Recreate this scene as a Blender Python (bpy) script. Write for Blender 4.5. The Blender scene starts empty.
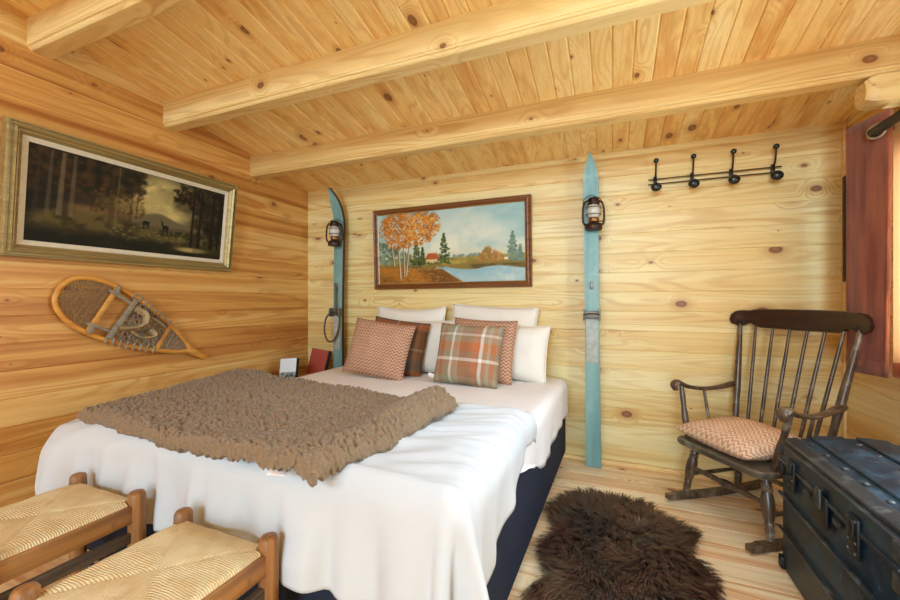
import bpy, bmesh, math, random
import numpy as np
from mathutils import Vector, Matrix, Euler, noise
random.seed(7)
rng = np.random.default_rng(5)
R = math.radians
PI = math.pi
scn = bpy.context.scene
COL = scn.collection

# ------------------------------------------------------------------ colour + node helpers
def lin(c):
    c = c / 255.0
    return c / 12.92 if c <= 0.04045 else ((c + 0.055) / 1.055) ** 2.4
def C(r, g, b):
    return (lin(r), lin(g), lin(b), 1.0)

class NT:
    def __init__(s, name):
        s.m = bpy.data.materials.new(name); s.m.use_nodes = True
        s.t = s.m.node_tree; s.b = s.t.nodes['Principled BSDF']; s.out = s.t.nodes['Material Output']
    def n(s, typ, **kw):
        nd = s.t.nodes.new(typ)
        for k, v in kw.items():
            setattr(nd, k, v)
        return nd
    def put(s, sock, v):
        if hasattr(v, 'is_output'): s.t.links.new(v, sock)
        else: sock.default_value = v
    def math(s, op, a, b=None, c=None, clamp=False):
        nd = s.n('ShaderNodeMath', operation=op, use_clamp=clamp)
        s.put(nd.inputs[0], a)
        if b is not None: s.put(nd.inputs[1], b)
        if c is not None: s.put(nd.inputs[2], c)
        return nd.outputs[0]
    def xyz(s, x, y, z):
        nd = s.n('ShaderNodeCombineXYZ')
        for i, v in enumerate((x, y, z)): s.put(nd.inputs[i], v)
        return nd.outputs[0]
    def coords(s):
        tc = s.n('ShaderNodeTexCoord'); sp = s.n('ShaderNodeSeparateXYZ')
        s.t.links.new(tc.outputs['Object'], sp.inputs[0])
        return sp.outputs[0], sp.outputs[1], sp.outputs[2], tc.outputs['Object']
    def noise(s, vec, scale=1.0, detail=3.0, rough=0.55):
        nd = s.n('ShaderNodeTexNoise'); s.put(nd.inputs['Vector'], vec)
        nd.inputs['Scale'].default_value = scale; nd.inputs['Detail'].default_value = detail
        nd.inputs['Roughness'].default_value = rough
        return nd.outputs['Fac']
    def mix(s, f, a, b, mode='MIX'):
        nd = s.n('ShaderNodeMix', data_type='RGBA', blend_type=mode)
        s.put(nd.inputs[0], f); s.put(nd.inputs[6], a); s.put(nd.inputs[7], b)
        return nd.outputs[2]
    def ramp(s, f, stops, interp='LINEAR'):
        nd = s.n('ShaderNodeValToRGB'); s.put(nd.inputs[0], f)
        cr = nd.color_ramp; cr.interpolation = interp
        while len(cr.elements) < len(stops): cr.elements.new(0.5)
        for e, (p, c) in zip(cr.elements, stops): e.position = p; e.color = c
        return nd.outputs[0]
    def mrange(s, v, a, b, c=0.0, d=1.0, smooth=True):
        nd = s.n('ShaderNodeMapRange'); nd.interpolation_type = 'SMOOTHSTEP' if smooth else 'LINEAR'
        s.put(nd.inputs[0], v)
        for i, q in enumerate((a, b, c, d)): nd.inputs[i + 1].default_value = q
        return nd.outputs[0]
    def bump(s, h, strength=0.3, dist=0.01):
        nd = s.n('ShaderNodeBump'); nd.inputs['Strength'].default_value = strength
        nd.inputs['Distance'].default_value = dist
        s.put(nd.inputs['Height'], h); s.t.links.new(nd.outputs[0], s.b.inputs['Normal'])
    def fin(s, col=None, rough=0.5, metal=0.0, spec=0.5):
        if col is not None: s.put(s.b.inputs['Base Color'], col)
        s.put(s.b.inputs['Roughness'], rough); s.put(s.b.inputs['Metallic'], metal)
        s.put(s.b.inputs['Specular IOR Level'], spec)
        return s.m

def pine(name, along, across, bw, light, mid, deep, knots=(1.9, 3.6), off=0.0, rough=0.38, grain=0.5, ksize=1.0, spec=0.4):
    """Varnished knotty pine; boards run along one axis and stack along the other."""
    m = NT(name); x, y, z, o = m.coords(); ax = {'x': x, 'y': y, 'z': z}
    a, c = ax[along], ax[across]; d = ax[[k for k in 'xyz' if k not in (along, across)][0]]
    if bw:
        bi = m.math('FLOOR', m.math('DIVIDE', m.math('ADD', c, off), bw))
    else:
        oi = m.n('ShaderNodeObjectInfo'); bi = m.math('MULTIPLY', oi.outputs['Random'], 31.0)
    wn = m.n('ShaderNodeTexWhiteNoise', noise_dimensions='1D'); m.put(wn.inputs['W'], bi)
    rv = wn.outputs['Value']; rs = m.n('ShaderNodeSeparateColor'); m.put(rs.inputs[0], wn.outputs['Color'])
    a2 = m.math('ADD', a, m.math('MULTIPLY', rv, 23.0))
    c2 = m.math('ADD', c, m.math('MULTIPLY', rs.outputs[1], 5.0))
    # knots
    kx = m.math('MULTIPLY', a2, knots[0]); ky = m.math('MULTIPLY', c2, knots[1])
    wob = m.noise(m.xyz(a2, c2, d), 14.0, 1.0)
    vo = m.n('ShaderNodeTexVoronoi', voronoi_dimensions='2D', feature='F1'); m.put(vo.inputs['Vector'], m.xyz(kx, ky, 0.0))
    vo.inputs['Scale'].default_value = 1.0
    sp = m.n('ShaderNodeSeparateXYZ'); m.t.links.new(vo.outputs['Position'], sp.inputs[0])
    sc = m.n('ShaderNodeSeparateColor'); m.put(sc.inputs[0], vo.outputs['Color'])
    dx = m.math('DIVIDE', m.math('SUBTRACT', sp.outputs[0], kx), knots[0] * 1.55)
    dy = m.math('DIVIDE', m.math('SUBTRACT', sp.outputs[1], ky), knots[1])
    dist = m.math('SQRT', m.math('ADD', m.math('MULTIPLY', dx, dx), m.math('MULTIPLY', dy, dy)))
    dist = m.math('ADD', dist, m.math('MULTIPLY', m.math('SUBTRACT', wob, 0.5), 0.008))
    rad = m.math('ADD', 0.002, m.math('MULTIPLY', m.math('POWER', sc.outputs[0], 2.0), 0.021 * ksize))
    kd = m.math('DIVIDE', dist, rad)
    kmask = m.mrange(kd, 0.75, 1.25, 1.0, 0.0)
    halo = m.mrange(kd, 0.9, 3.2, 1.0, 0.0)
    bend = m.math('MULTIPLY', m.mrange(dist, 0.0, 0.07, 1.0, 0.0), m.math('MULTIPLY', rad, 22.0))
    # flowing growth rings: contour lines of a long stretched noise
    warp = m.noise(m.xyz(m.math('MULTIPLY', a2, 0.55), m.math('MULTIPLY', c2, 7.0), m.math('MULTIPLY', d, 7.0)), 1.0, 1.5, 0.45)
    rg = m.math('SINE', m.math('MULTIPLY', m.math('ADD', warp, bend), 75.0))
    rg = m.mrange(rg, -0.2, 1.0)
    patch = m.mrange(m.noise(m.xyz(m.math('MULTIPLY', a2, 0.8), m.math('MULTIPLY', c2, 5.0), d), 1.0, 2.0), 0.35, 0.68)
    fine = m.noise(m.xyz(m.math('MULTIPLY', a2, 3.0), m.math('MULTIPLY', c2, 170.0), m.math('MULTIPLY', d, 170.0)), 1.0, 2.0)
    band = m.noise(m.xyz(m.math('MULTIPLY', a2, 0.45), m.math('MULTIPLY', c2, 16.0), m.math('MULTIPLY', d, 16.0)), 1.0, 2.0)
    tone = m.math('ADD', m.math('MULTIPLY', rs.outputs[0], 0.55), m.math('MULTIPLY', m.mrange(band, 0.3, 0.72), 0.5), clamp=True)
    base = m.ramp(tone, [(0.0, light), (0.55, mid), (1.0, deep)])
    dark = m.mix(1.0, base, (0.72, 0.52, 0.36, 1), 'MULTIPLY')
    g = m.math('MULTIPLY', m.math('MULTIPLY', rg, m.math('ADD', 0.25, m.math('MULTIPLY', patch, 0.75))), grain)
    col = m.mix(g, base, dark)
    col = m.mix(m.math('MULTIPLY', m.mrange(fine, 0.35, 0.75), 0.22), col, dark)
    col = m.mix(m.math('MULTIPLY', halo, 0.42), col, C(176, 104, 48))
    kcol = m.mix(m.mrange(kd, 0.0, 1.0, 0.0, 1.0), C(150, 88, 46), C(94, 52, 26))
    col = m.mix(m.math('MULTIPLY', kmask, 0.85), col, kcol)
    m.bump(m.math('ADD', m.math('MULTIPLY', fine, 0.5), m.math('MULTIPLY', kmask, -0.6)), 0.10, 0.004)
    return m.fin(col, m.math('ADD', rough, m.math('MULTIPLY', fine, 0.12)), 0.0, spec)

def wood(name, c1, c2, axis='z', rough=0.45, wear=None, scale=1.0, spec=0.4):
    m = NT(name); x, y, z, o = m.coords()
    f = {'x': (2, 45, 45), 'y': (45, 2, 45), 'z': (45, 45, 2)}[axis]
    v = m.xyz(*[m.math('MULTIPLY', q, k * scale) for q, k in zip((x, y, z), f)])
    n1 = m.noise(v, 1.0, 4.0); col = m.mix(m.mrange(n1, 0.3, 0.7), c1, c2)
    if wear:
        w = m.noise(o, 9.0, 6.0, 0.7); col = m.mix(m.mrange(w, 0.52, 0.68), col, wear)
    m.bump(n1, 0.2, 0.004)
    return m.fin(col, rough, 0.0, spec)

def plain(name, col, rough=0.5, metal=0.0, spec=0.5, vary=0.0, vscale=8.0, bump=0.0, bscale=60.0):
    m = NT(name); x, y, z, o = m.coords()
    if vary:
        n1 = m.noise(o, vscale, 4.0)
        dk = tuple(q * (1 - vary) for q in col[:3]) + (1,)
        colr = m.mix(m.mrange(n1, 0.3, 0.7), col, dk)
    else: colr = col
    if bump:
        m.bump(m.noise(o, bscale, 3.0), bump, 0.003)
    return m.fin(colr, rough, metal, spec)

# ------------------------------------------------------------------ mesh builder
class MB:
    def __init__(s): s.v = []; s.f = []
    def add(s, vs, fs, M=None):
        k = len(s.v)
        s.v += [tuple(M @ Vector(p)) if M is not None else tuple(p) for p in vs]
        s.f += [tuple(i + k for i in f) for f in fs]
        return s
    def bm(s, b, M=None):
        b.verts.index_update()
        s.add([v.co.copy() for v in b.verts], [[v.index for v in f.verts] for f in b.faces], M); b.free(); return s
    def box(s, c, d, bev=0.0, seg=2, M=None):
        b = bmesh.new(); bmesh.ops.create_cube(b, size=1.0)
        for v in b.verts: v.co = Vector((v.co.x * d[0] + c[0], v.co.y * d[1] + c[1], v.co.z * d[2] + c[2]))
        if bev: bmesh.ops.bevel(b, geom=b.edges[:], offset=bev, segments=seg, profile=0.5, affect='EDGES')
        return s.bm(b, M)
    def bar(s, p, q, w, h, bev=0.0, up=(0, 0, 1)):
        p, q = Vector(p), Vector(q); d = q - p; L = d.length; d.normalize()
        r = d.cross(Vector(up)); r.normalize(); u = r.cross(d)
        M = Matrix((( r.x, d.x, u.x, (p.x + q.x) / 2), (r.y, d.y, u.y, (p.y + q.y) / 2), (r.z, d.z, u.z, (p.z + q.z) / 2), (0, 0, 0, 1)))
        return s.box((0, 0, 0), (w, L, h), bev, 2, M)
    def tube(s, pts, rad, n=10, cap=True, flat=None):
        """Tube along points; rad a number or one per point; flat=(scale_side, scale_up) squashes the section."""
        P = [Vector(p) for p in pts]; m = len(P)
        rr = rad if isinstance(rad, (list, tuple)) else [rad] * m
        k = len(s.v); ref = None
        for i, p in enumerate(P):
            t = (P[min(i + 1, m - 1)] - P[max(i - 1, 0)]).normalized()
            if ref is None: ref = Vector((0, 0, 1)) if abs(t.z) < 0.9 else Vector((0, 1, 0))
            a = t.cross(ref); a.normalize(); u = a.cross(t); ref = u.copy()
            fa, fu = flat or (1, 1)
            for j in range(n):
                an = 2 * PI * j / n
                s.v.append(tuple(p + (a * math.cos(an) * fa + u * math.sin(an) * fu) * rr[i]))
        for i in range(m - 1):
            for j in range(n):
                j2 = (j + 1) % n
                s.f.append((k + i * n + j, k + i * n + j2, k + (i + 1) * n + j2, k + (i + 1) * n + j))
        if cap:
            s.f.append(tuple(k + j for j in range(n))[::-1]); s.f.append(tuple(k + (m - 1) * n + j for j in range(n)))
        return s
    def ring(s, c, r, tr, axis='y', n=24, nt=8, squash=1.0, a0=0, a1=2 * PI):
        pts = []
        full = abs(a1 - a0 - 2 * PI) < 1e-6
        for i in range(n + (0 if full else 1)):
            a = a0 + (a1 - a0) * i / n; p, q = r * math.cos(a), r * math.sin(a) * squash
            pts.append({'y': (c[0] + p, c[1], c[2] + q), 'x': (c[0], c[1] + p, c[2] + q), 'z': (c[0] + p, c[1] + q, c[2])}[axis])
        if full: pts.append(pts[0]); pts.append(pts[1])
        return s.tube(pts, tr, nt, not full)
    def lathe(s, prof, c=(0, 0, 0), n=20, M=None):
        vs, fs = [], []
        for r, z in prof:
            for j in range(n):
                a = 2 * PI * j / n; vs.append((c[0] + r * math.cos(a), c[1] + r * math.sin(a), c[2] + z))
        for i in range(len(prof) - 1):
            for j in range(n):
                j2 = (j + 1) % n; fs.append((i * n + j, i * n + j2, (i + 1) * n + j2, (i + 1) * n + j))
        fs.append(tuple(range(n))[::-1]); fs.append(tuple((len(prof) - 1) * n + j for j in range(n)))
        return s.add(vs, fs, M)
    def turned(s, p, q, prof, n=14):
        """Turned spindle from p to q; prof = [(t, radius)]."""
        P, Q = Vector(p), Vector(q)
        return s.tube([P.lerp(Q, t) for t, r in prof], [r for t, r in prof], n)
    def prism(s, poly, h0, h1, fn=None):
        """poly in 2-D extruded between h0 and h1; fn maps (u, v, h) to a point."""
        fn = fn or (lambda u, v, h: (u, v, h)); n = len(poly)
        vs = [fn(u, v, h0) for u, v in poly] + [fn(u, v, h1) for u, v in poly]
        fs = [tuple(range(n))[::-1], tuple(range(n, 2 * n))] + [(i, (i + 1) % n, n + (i + 1) % n, n + i) for i in range(n)]
        return s.add(vs, fs)
    def grid(s, fn, nu, nv):
        k = len(s.v)
        for j in range(nv + 1):
            for i in range(nu + 1): s.v.append(tuple(fn(i / nu, j / nv)))
        for j in range(nv):
            for i in range(nu):
                a = k + j * (nu + 1) + i; s.f.append((a, a + 1, a + nu + 2, a + nu + 1))
        return s
    def build(s, name, mat, parent=None, smooth=True, angle=40, fix=True, loc=None, rot=None):
        me = bpy.data.meshes.new(name); me.from_pydata(s.v, [], s.f); me.update()
        if fix:
            b = bmesh.new(); b.from_mesh(me); bmesh.ops.recalc_face_normals(b, faces=b.faces); b.to_mesh(me); b.free()
        if mat: me.materials.append(mat)
        o = bpy.data.objects.new(name, me); COL.objects.link(o)
        if parent is not None: o.parent = parent
        if loc: o.location = loc
        if rot: o.rotation_euler = rot
        if smooth:
            me.shade_smooth()
            if angle < 180: me.set_sharp_from_angle(angle=R(angle))
        return o

def tag(o, label, cat, group=None):
    o['label'] = label; o['category'] = cat
    if group: o['group'] = group
    return o
def thing(name, label, cat, loc=(0, 0, 0), rz=0.0, group=None, rot=None):
    o = bpy.data.objects.new(name, None); COL.objects.link(o); o.empty_display_size = 0.05
    o.location = loc; o.rotation_euler = rot or (0, 0, rz)
    return tag(o, label, cat, group)
def struct(o): o['kind'] = 'structure'; return o
def copy_tree(o, parent=None):
    c = o.copy(); COL.objects.link(c)
    if parent is not None: c.parent = parent
    for ch in list(o.children): copy_tree(ch, c)
    return c
def mod(o, typ, **kw):
    m = o.modifiers.new(typ.title(), typ)
    for k, v in kw.items(): setattr(m, k, v)
    return m

# ------------------------------------------------------------------ room numbers (metres)
XL, XR, YB, YF = -2.696, 1.249, 2.986, -3.60
def zceil(y): return 2.182 + 0.190 * (YB - y)
BW = 0.134

PALE, MIDC, DEEP = C(240, 220, 164), C(234, 202, 136), C(218, 170, 98)
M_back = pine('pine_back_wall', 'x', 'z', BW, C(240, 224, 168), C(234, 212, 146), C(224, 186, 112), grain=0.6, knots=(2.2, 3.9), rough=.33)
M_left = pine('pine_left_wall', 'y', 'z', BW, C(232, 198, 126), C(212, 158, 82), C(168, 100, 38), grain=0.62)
M_right = pine('pine_right_wall', 'y', 'z', BW, PALE, MIDC, DEEP, grain=0.5)
M_ceil = pine('pine_ceiling', 'y', 'x', 0.098, C(248, 222, 154), C(243, 206, 130), C(222, 166, 90), knots=(1.7, 5.0), grain=0.5)
M_floor = pine('pine_floor', 'x', 'y', 0.138, C(246, 226, 186), C(240, 210, 164), C(224, 172, 122), knots=(2.0, 3.6), grain=0.7, rough=0.33)
M_beam = pine('pine_beam', 'x', 'z', None, C(238, 216, 156), C(232, 202, 134), C(214, 174, 104), knots=(1.6, 4.0), grain=0.6)
M_trim = pine('pine_trim', 'x', 'z', None, PALE, C(246, 208, 138), MIDC, grain=0.35)

def board_wall(name, origin, along, normal, length, height, mat, openings=(), clip=False, thick=0.10):
    """Stacked boards with V grooves; openings are (a0, a1, z0, z1)."""
    m = MB(); O, A, Nn = Vector(origin), Vector(along), Vector(normal)
    def quad(a0, a1, z0, d0, z1, d1):
        vs = [O + A * a + Vector((0, 0, z)) - Nn * d for a, z, d in ((a0, z0, d0), (a1, z0, d0), (a1, z1, d1), (a0, z1, d1))]
        m.add(vs, [(0, 1, 2, 3)])
    def spans(z):
        cuts = [(0, length)]
        for o0, o1, q0, q1 in openings:
            if q0 < z < q1:
                new = []
                for s0, s1 in cuts:
                    if o1 <= s0 or o0 >= s1: new.append((s0, s1)); continue
                    if o0 > s0: new.append((s0, o0))
                    if o1 < s1: new.append((o1, s1))
                cuts = new
        return cuts
    k = 0
    while k * BW < height:
        b0, b1 = k * BW, min((k + 1) * BW, height)
        prof = [(b0, 0.004), (b0 + 0.0012, 0.004), (b0 + 0.0042, 0.0), (b1 - 0.0042, 0.0), (b1 - 0.0012, 0.004), (b1, 0.004)]
        for (z0, d0), (z1, d1) in zip(prof, prof[1:]):
            zs = sorted({z0, z1} | {q for o in openings for q in (o[2], o[3]) if z0 < q < z1})
            for y0, y1 in zip(zs, zs[1:]):
                e0 = d0 + (d1 - d0) * (y0 - z0) / max(z1 - z0, 1e-9); e1 = d0 + (d1 - d0) * (y1 - z0) / max(z1 - z0, 1e-9)
                for a0, a1 in spans((y0 + y1) / 2): quad(a0, a1, y0, e0, y1, e1)
        k += 1
    # outer face
    zs = sorted({0, height} | {q for o in openings for q in (o[2], o[3])})
    for y0, y1 in zip(zs, zs[1:]):
        for a0, a1 in spans((y0 + y1) / 2): quad(a0, a1, y0, thick, y1, thick)
    for o0, o1, q0, q1 in openings:     # reveals
        for (a, b) in (((o0, q0), (o1, q0)), ((o1, q0), (o1, q1)), ((o1, q1), (o0, q1)), ((o0, q1), (o0, q0))):
            vs = [O + A * p[0] + Vector((0, 0, p[1])) - Nn * d for p, d in ((a, 0), (b, 0), (b, thick), (a, thick))]
            m.add(vs, [(0, 1, 2, 3)])
    o = m.build(name, mat, smooth=False, fix=False)
    if clip:
        b = bmesh.new(); b.from_mesh(o.data); bmesh.ops.remove_doubles(b, verts=b.verts, dist=1e-5)
        no = Vector((0, 0.190, 1)).normalized()
        bmesh.ops.bisect_plane(b, geom=b.verts[:] + b.edges[:] + b.faces[:], plane_co=(0, YB, 2.182 + 0.02), plane_no=no, clear_outer=True)
        b.to_mesh(o.data); b.free()
    return struct(o)

WIN = (1.15, 2.48, 0.86, 1.86)          # right window: y0, y1, z0, z1
DOOR = (-0.52, 0.48, 0.02, 2.10)        # glazed double door behind the camera: x0, x1, z0, z1
ADDED_GWIN = (-2.20, 0.80, 2.32, 3.10)      # added gable window above the door, for light from high up
board_wall('wall_back', (XL - .1, YB, 0), (1, 0, 0), (0, -1, 0), XR - XL + .2, 2.19, M_back)
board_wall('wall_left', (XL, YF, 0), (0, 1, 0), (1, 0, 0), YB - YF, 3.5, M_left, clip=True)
board_wall('wall_right', (XR, YF, 0), (0, 1, 0), (-1, 0, 0), YB - YF, 3.5, M_right, openings=[(WIN[0] - YF, WIN[1] - YF, WIN[2], WIN[3])], clip=True)
board_wall('wall_front', (XL, YF, 0), (1, 0, 0), (0, 1, 0), XR - XL, 3.45, M_back,
           openings=[(DOOR[0] - XL, DOOR[1] - XL, DOOR[2], DOOR[3]), (ADDED_GWIN[0] - XL, ADDED_GWIN[1] - XL, ADDED_GWIN[2], ADDED_GWIN[3])])

# ceiling boards run down the slope
w = 0.098
ADDED_SKYLIGHT = (-3 * w, 11 * w, 1.145, 1.53)     # added roof window, lights bed and floor from above: x0, x1, y0, y1
m = MB(); x = math.floor((XL - .1) / w) * w
Y0, Y1 = YF - .1, YB + .1
while x < XR + .1:
    prof = [(x, .005), (x + .002, .005), (x + .006, 0), (x + w - .006, 0), (x + w - .002, .005), (x + w, .005)]
    runs = [(Y0, ADDED_SKYLIGHT[2]), (ADDED_SKYLIGHT[3], Y1)] if ADDED_SKYLIGHT[0] < x + w / 2 < ADDED_SKYLIGHT[1] else [(Y0, Y1)]
    for (x0, d0), (x1, d1) in zip(prof, prof[1:]):
        for q0, q1 in runs:
            m.add([(x0, q0, zceil(q0) + d0), (x1, q0, zceil(q0) + d1), (x1, q1, zceil(q1) + d1), (x0, q1, zceil(q1) + d0)], [(0, 1, 2, 3)])
    x += w
def roofq(x0, x1, y0, y1, d=.06): m.add([(x0, y0, zceil(y0) + d), (x1, y0, zceil(y0) + d), (x1, y1, zceil(y1) + d), (x0, y1, zceil(y1) + d)], [(0, 1, 2, 3)])
roofq(XL - .1, ADDED_SKYLIGHT[0], Y0, Y1); roofq(ADDED_SKYLIGHT[1], XR + .1, Y0, Y1); roofq(ADDED_SKYLIGHT[0], ADDED_SKYLIGHT[1], Y0, ADDED_SKYLIGHT[2]); roofq(ADDED_SKYLIGHT[0], ADDED_SKYLIGHT[1], ADDED_SKYLIGHT[3], Y1)
cs_ = [(ADDED_SKYLIGHT[0], ADDED_SKYLIGHT[2]), (ADDED_SKYLIGHT[1], ADDED_SKYLIGHT[2]), (ADDED_SKYLIGHT[1], ADDED_SKYLIGHT[3]), (ADDED_SKYLIGHT[0], ADDED_SKYLIGHT[3])]
for a in range(4):
    (xa, ya), (xb, yb) = cs_[a], cs_[(a + 1) % 4]
    m.add([(xa, ya, zceil(ya)), (xb, yb, zceil(yb)), (xb, yb, zceil(yb) + .06), (xa, ya, zceil(ya) + .06)], [(0, 1, 2, 3)])
struct(m.build('ceiling', M_ceil, smooth=False, fix=False))
# floor boards
m = MB(); w = 0.138; y = math.floor((YF - .1) / w) * w
while y < YB + .05:
    prof = [(y, -.003), (y + .001, -.003), (y + .0025, 0), (y + w - .0025, 0), (y + w - .001, -.003), (y + w, -.003)]
    for (y0, d0), (y1, d1) in zip(prof, prof[1:]):
        m.add([(XL - .1, y0, d0), (XR + .1, y0, d0), (XR + .1, y1, d1), (XL - .1, y1, d1)], [(0, 1, 2, 3)])
    y += w
m.add([(XL - .1, YF - .1, -.05), (XR + .1, YF - .1, -.05), (XR + .1, YB + .1, -.05), (XL - .1, YB + .1, -.05)], [(0, 1, 2, 3)])
struct(m.build('floor', M_floor, smooth=False, fix=False))
# baseboards
for nm, p, q in (('baseboard_back', (XL, YB - .011, .016), (XR, YB - .011, .016)), ('baseboard_left', (XL + .011, YF, .016), (XL + .011, YB - .022, .016)),
                 ('baseboard_right', (XR - .011, YF, .016), (XR - .011, YB - .022, .016))):
    struct(MB().bar(p, q, .022, .032, .006).build(nm, M_trim))
# right-hand corner batten
struct(MB().box((XR - .008, YB - .012, 1.09), (.016, .024, 2.17), .003).build('trim_1', M_trim))

# ceiling beams with a moulded lower edge
def beam(yf, zb, h=0.17, wd=0.105):
    m = MB()
    def P(y, z): return (yf + y, zb + z)
    prof = [(0, h + .05), (0, .036), (.004, .032), (.004, .028), (-.003, .026), (-.003, .018), (.005, .015), (.005, .010), (.010, .004), (.016, 0),
            (wd - .016, 0), (wd - .008, .004), (wd - .004, .010), (wd - .004, .016), (wd, .020), (wd, h + .05)]
    prof = [(y, min(z, zceil(yf + y) + .02 - zb)) for y, z in prof]
    m.prism(prof, XL - .01, XR + .01, lambda u, v, x: (x, yf + u, zb + v))
    return struct(m.build('ceiling_beam', M_beam, smooth=False))
for yf, zb in ((2.331, 2.147), (1.665, 2.277), (1.021, 2.398), (0.36, 2.52), (-0.30, 2.645), (-0.96, 2.77), (-1.62, 2.895), (-2.28, 3.02), (-2.94, 3.145)):
    beam(yf, zb)
# short log stub carrying the beam at the right wall
m = MB()
sec = [(-.055, .0), (-.062, .03), (-.062, .085), (-.05, .118), (.05, .118), (.062, .085), (.062, .03), (.055, 0)]
for i, xx in enumerate((1.05, 1.065, 1.095, 1.26)):
    sc = (0.72, 0.9, 1.0, 1.0)[i]
    m.v += [(xx, 2.385 + y * sc, 2.03 + .06 + (z - .06) * sc) for y, z in sec]
n = len(sec)
for i in range(3):
    for j in range(n): m.f.append((i * n + j, i * n + (j + 1) % n, (i + 1) * n + (j + 1) % n, (i + 1) * n + j))
m.f.append(tuple(range(n))); m.f.append(tuple(3 * n + j for j in range(n)))
struct(m.build('trim_2', M_beam))

# ------------------------------------------------------------------ glazing
mg = NT('window_glass')
tr = mg.n('ShaderNodeBsdfTransparent'); gl = mg.n('ShaderNodeBsdfGlossy'); gl.inputs['Roughness'].default_value = 0.02
mx = mg.n('ShaderNodeMixShader'); mx.inputs[0].default_value = 0.06
mg.t.links.new(tr.outputs[0], mx.inputs[1]); mg.t.links.new(gl.outputs[0], mx.inputs[2]); mg.t.links.new(mx.outputs[0], mg.out.inputs['Surface'])
M_glass = mg.m
M_frame = plain('window_frame_wood', C(214, 160, 96), .45, vary=.15)
def glazed(name, axis, pos, a0, a1, z0, z1, mull):
    """Framed panes filling an opening; axis = the wall's running axis."""
    def pt(a, z, d=0): return (a, pos + d, z) if axis == 'x' else (pos + d, a, z)
    m = MB(); t = .05
    def rail(a, b, za, zb):
        c = pt((a + b) / 2, (za + zb) / 2); s = (b - a, .05, zb - za) if axis == 'x' else (.05, b - a, zb - za)
        m.box(c, s, .004)
    rail(a0, a1, z1 - t, z1); rail(a0, a1, z0, z0 + t); rail(a0, a0 + t, z0 + t, z1 - t); rail(a1 - t, a1, z0 + t, z1 - t)
    for q in mull: rail(q - .03, q + .03, z0 + t, z1 - t)
    fr = struct(m.build(name, M_frame))
    p = MB(); p.add([pt(a0 + t, z0 + t), pt(a1 - t, z0 + t), pt(a1 - t, z1 - t), pt(a0 + t, z1 - t)], [(0, 1, 2, 3)])
    p.build('pane', M_glass, fr, smooth=False)
    return fr
glazed('window_1', 'y', XR + .05, WIN[0], WIN[1], WIN[2], WIN[3], [(WIN[0] + WIN[1]) / 2])
glazed('added_gable_window', 'x', YF - .05, ADDED_GWIN[0], ADDED_GWIN[1], ADDED_GWIN[2], ADDED_GWIN[3], [-1.2, -.2])  # unseen gable window, added as an opening for high light
# frame and pane of the added, unseen roof window
m = MB(); zz = lambda y: zceil(y) + .07
for a in range(4):
    (xa, ya), (xb, yb) = cs_[a], cs_[(a + 1) % 4]
    m.bar((xa, ya, zz(ya)), (xb, yb, zz(yb)), .045, .045, .004)
fr = struct(m.build('added_roof_window', M_frame))
MB().add([(x_, y_, zz(y_)) for x_, y_ in cs_], [(0, 1, 2, 3)]).build('pane', M_glass, fr, smooth=False)
dr = glazed('door_1', 'x', YF - .05, DOOR[0], DOOR[1], DOOR[2], DOOR[3], [])

# ------------------------------------------------------------------ numpy painter for the two canvases
def fbm(w, h, sx, sy, seed, octv=5):
    r = np.random.default_rng(seed); out = np.zeros((h, w)); amp = 1.0; tot = 0
    for o in range(octv):
        gx, gy = max(2, int(sx * 2 ** o)) + 2, max(2, int(sy * 2 ** o)) + 2
        g = r.random((gy, gx)); xs = np.linspace(0, gx - 2.001, w); ys = np.linspace(0, gy - 2.001, h)
        xi, yi = xs.astype(int), ys.astype(int); fx, fy = xs - xi, ys - yi
        fx = fx * fx * (3 - 2 * fx); fy = fy * fy * (3 - 2 * fy)
        a = g[yi][:, xi]; b = g[yi][:, xi + 1]; c = g[yi + 1][:, xi]; d = g[yi + 1][:, xi + 1]
        out += amp * ((a * (1 - fx) + b * fx) * (1 - fy)[:, None] + (c * (1 - fx) + d * fx) * fy[:, None]); tot += amp; amp *= .55
    return out / tot
class Paint:
    def __init__(s, w, h, asp):
        s.w, s.h = w, h; s.img = np.zeros((h, w, 3)); s.X, s.Y = np.meshgrid(np.linspace(0, 1, w), np.linspace(0, 1, h)); s.asp = asp
    def blend(s, mask, col):
        mk = np.clip(mask, 0, 1)[..., None]; s.img = s.img * (1 - mk) + np.array(col, float) * mk if not isinstance(col, np.ndarray) else s.img * (1 - mk) + col * mk
    def soft(s, v, e): return np.clip(v / e + .5, 0, 1)
    def dab(s, x, y, r, col, a=1.0, sq=1.0):
        d = ((s.X - x) * s.asp) ** 2 + ((s.Y - y) * sq) ** 2
        s.blend(a * s.soft(r - np.sqrt(d), r * .8), col)
    def dabs(s, n, x0, x1, y0, y1, r0, r1, cols, seed, shape=None, a=.8, sq=1.0):
        r = np.random.default_rng(seed)
        for i in range(n):
            x, y = r.uniform(x0, x1), r.uniform(y0, y1)
            if shape is not None and not shape(x, y, r.random()): continue
            s.dab(x, y, r.uniform(r0, r1), cols[int(r.integers(len(cols)))], a, sq)
    def trunk(s, x0, y0, x1, y1, w0, w1, col, a=1.0):
        t = np.clip((s.Y - y0) / (y1 - y0), 0, 1); cx = x0 + (x1 - x0) * t; wd = w0 + (w1 - w0) * t
        ins = (s.Y > min(y0, y1)) & (s.Y < max(y0, y1)); s.blend(a * ins * s.soft(wd - np.abs(s.X - cx), .004), col)
    def fir(s, x, y0, y1, hw, cols, seed):
        r = np.random.default_rng(seed)
        for i in range(int(120 + 420 * (y1 - y0))):
            t = r.random() ** .8; yy = y0 + (y1 - y0) * (1 - t); half = hw * (t ** .9) * (.75 + .25 * math.sin(t * 40))
            s.dab(x + r.uniform(-half, half), yy, r.uniform(.007, .015), cols[int(r.integers(len(cols)))], .85, 1.4)
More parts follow.
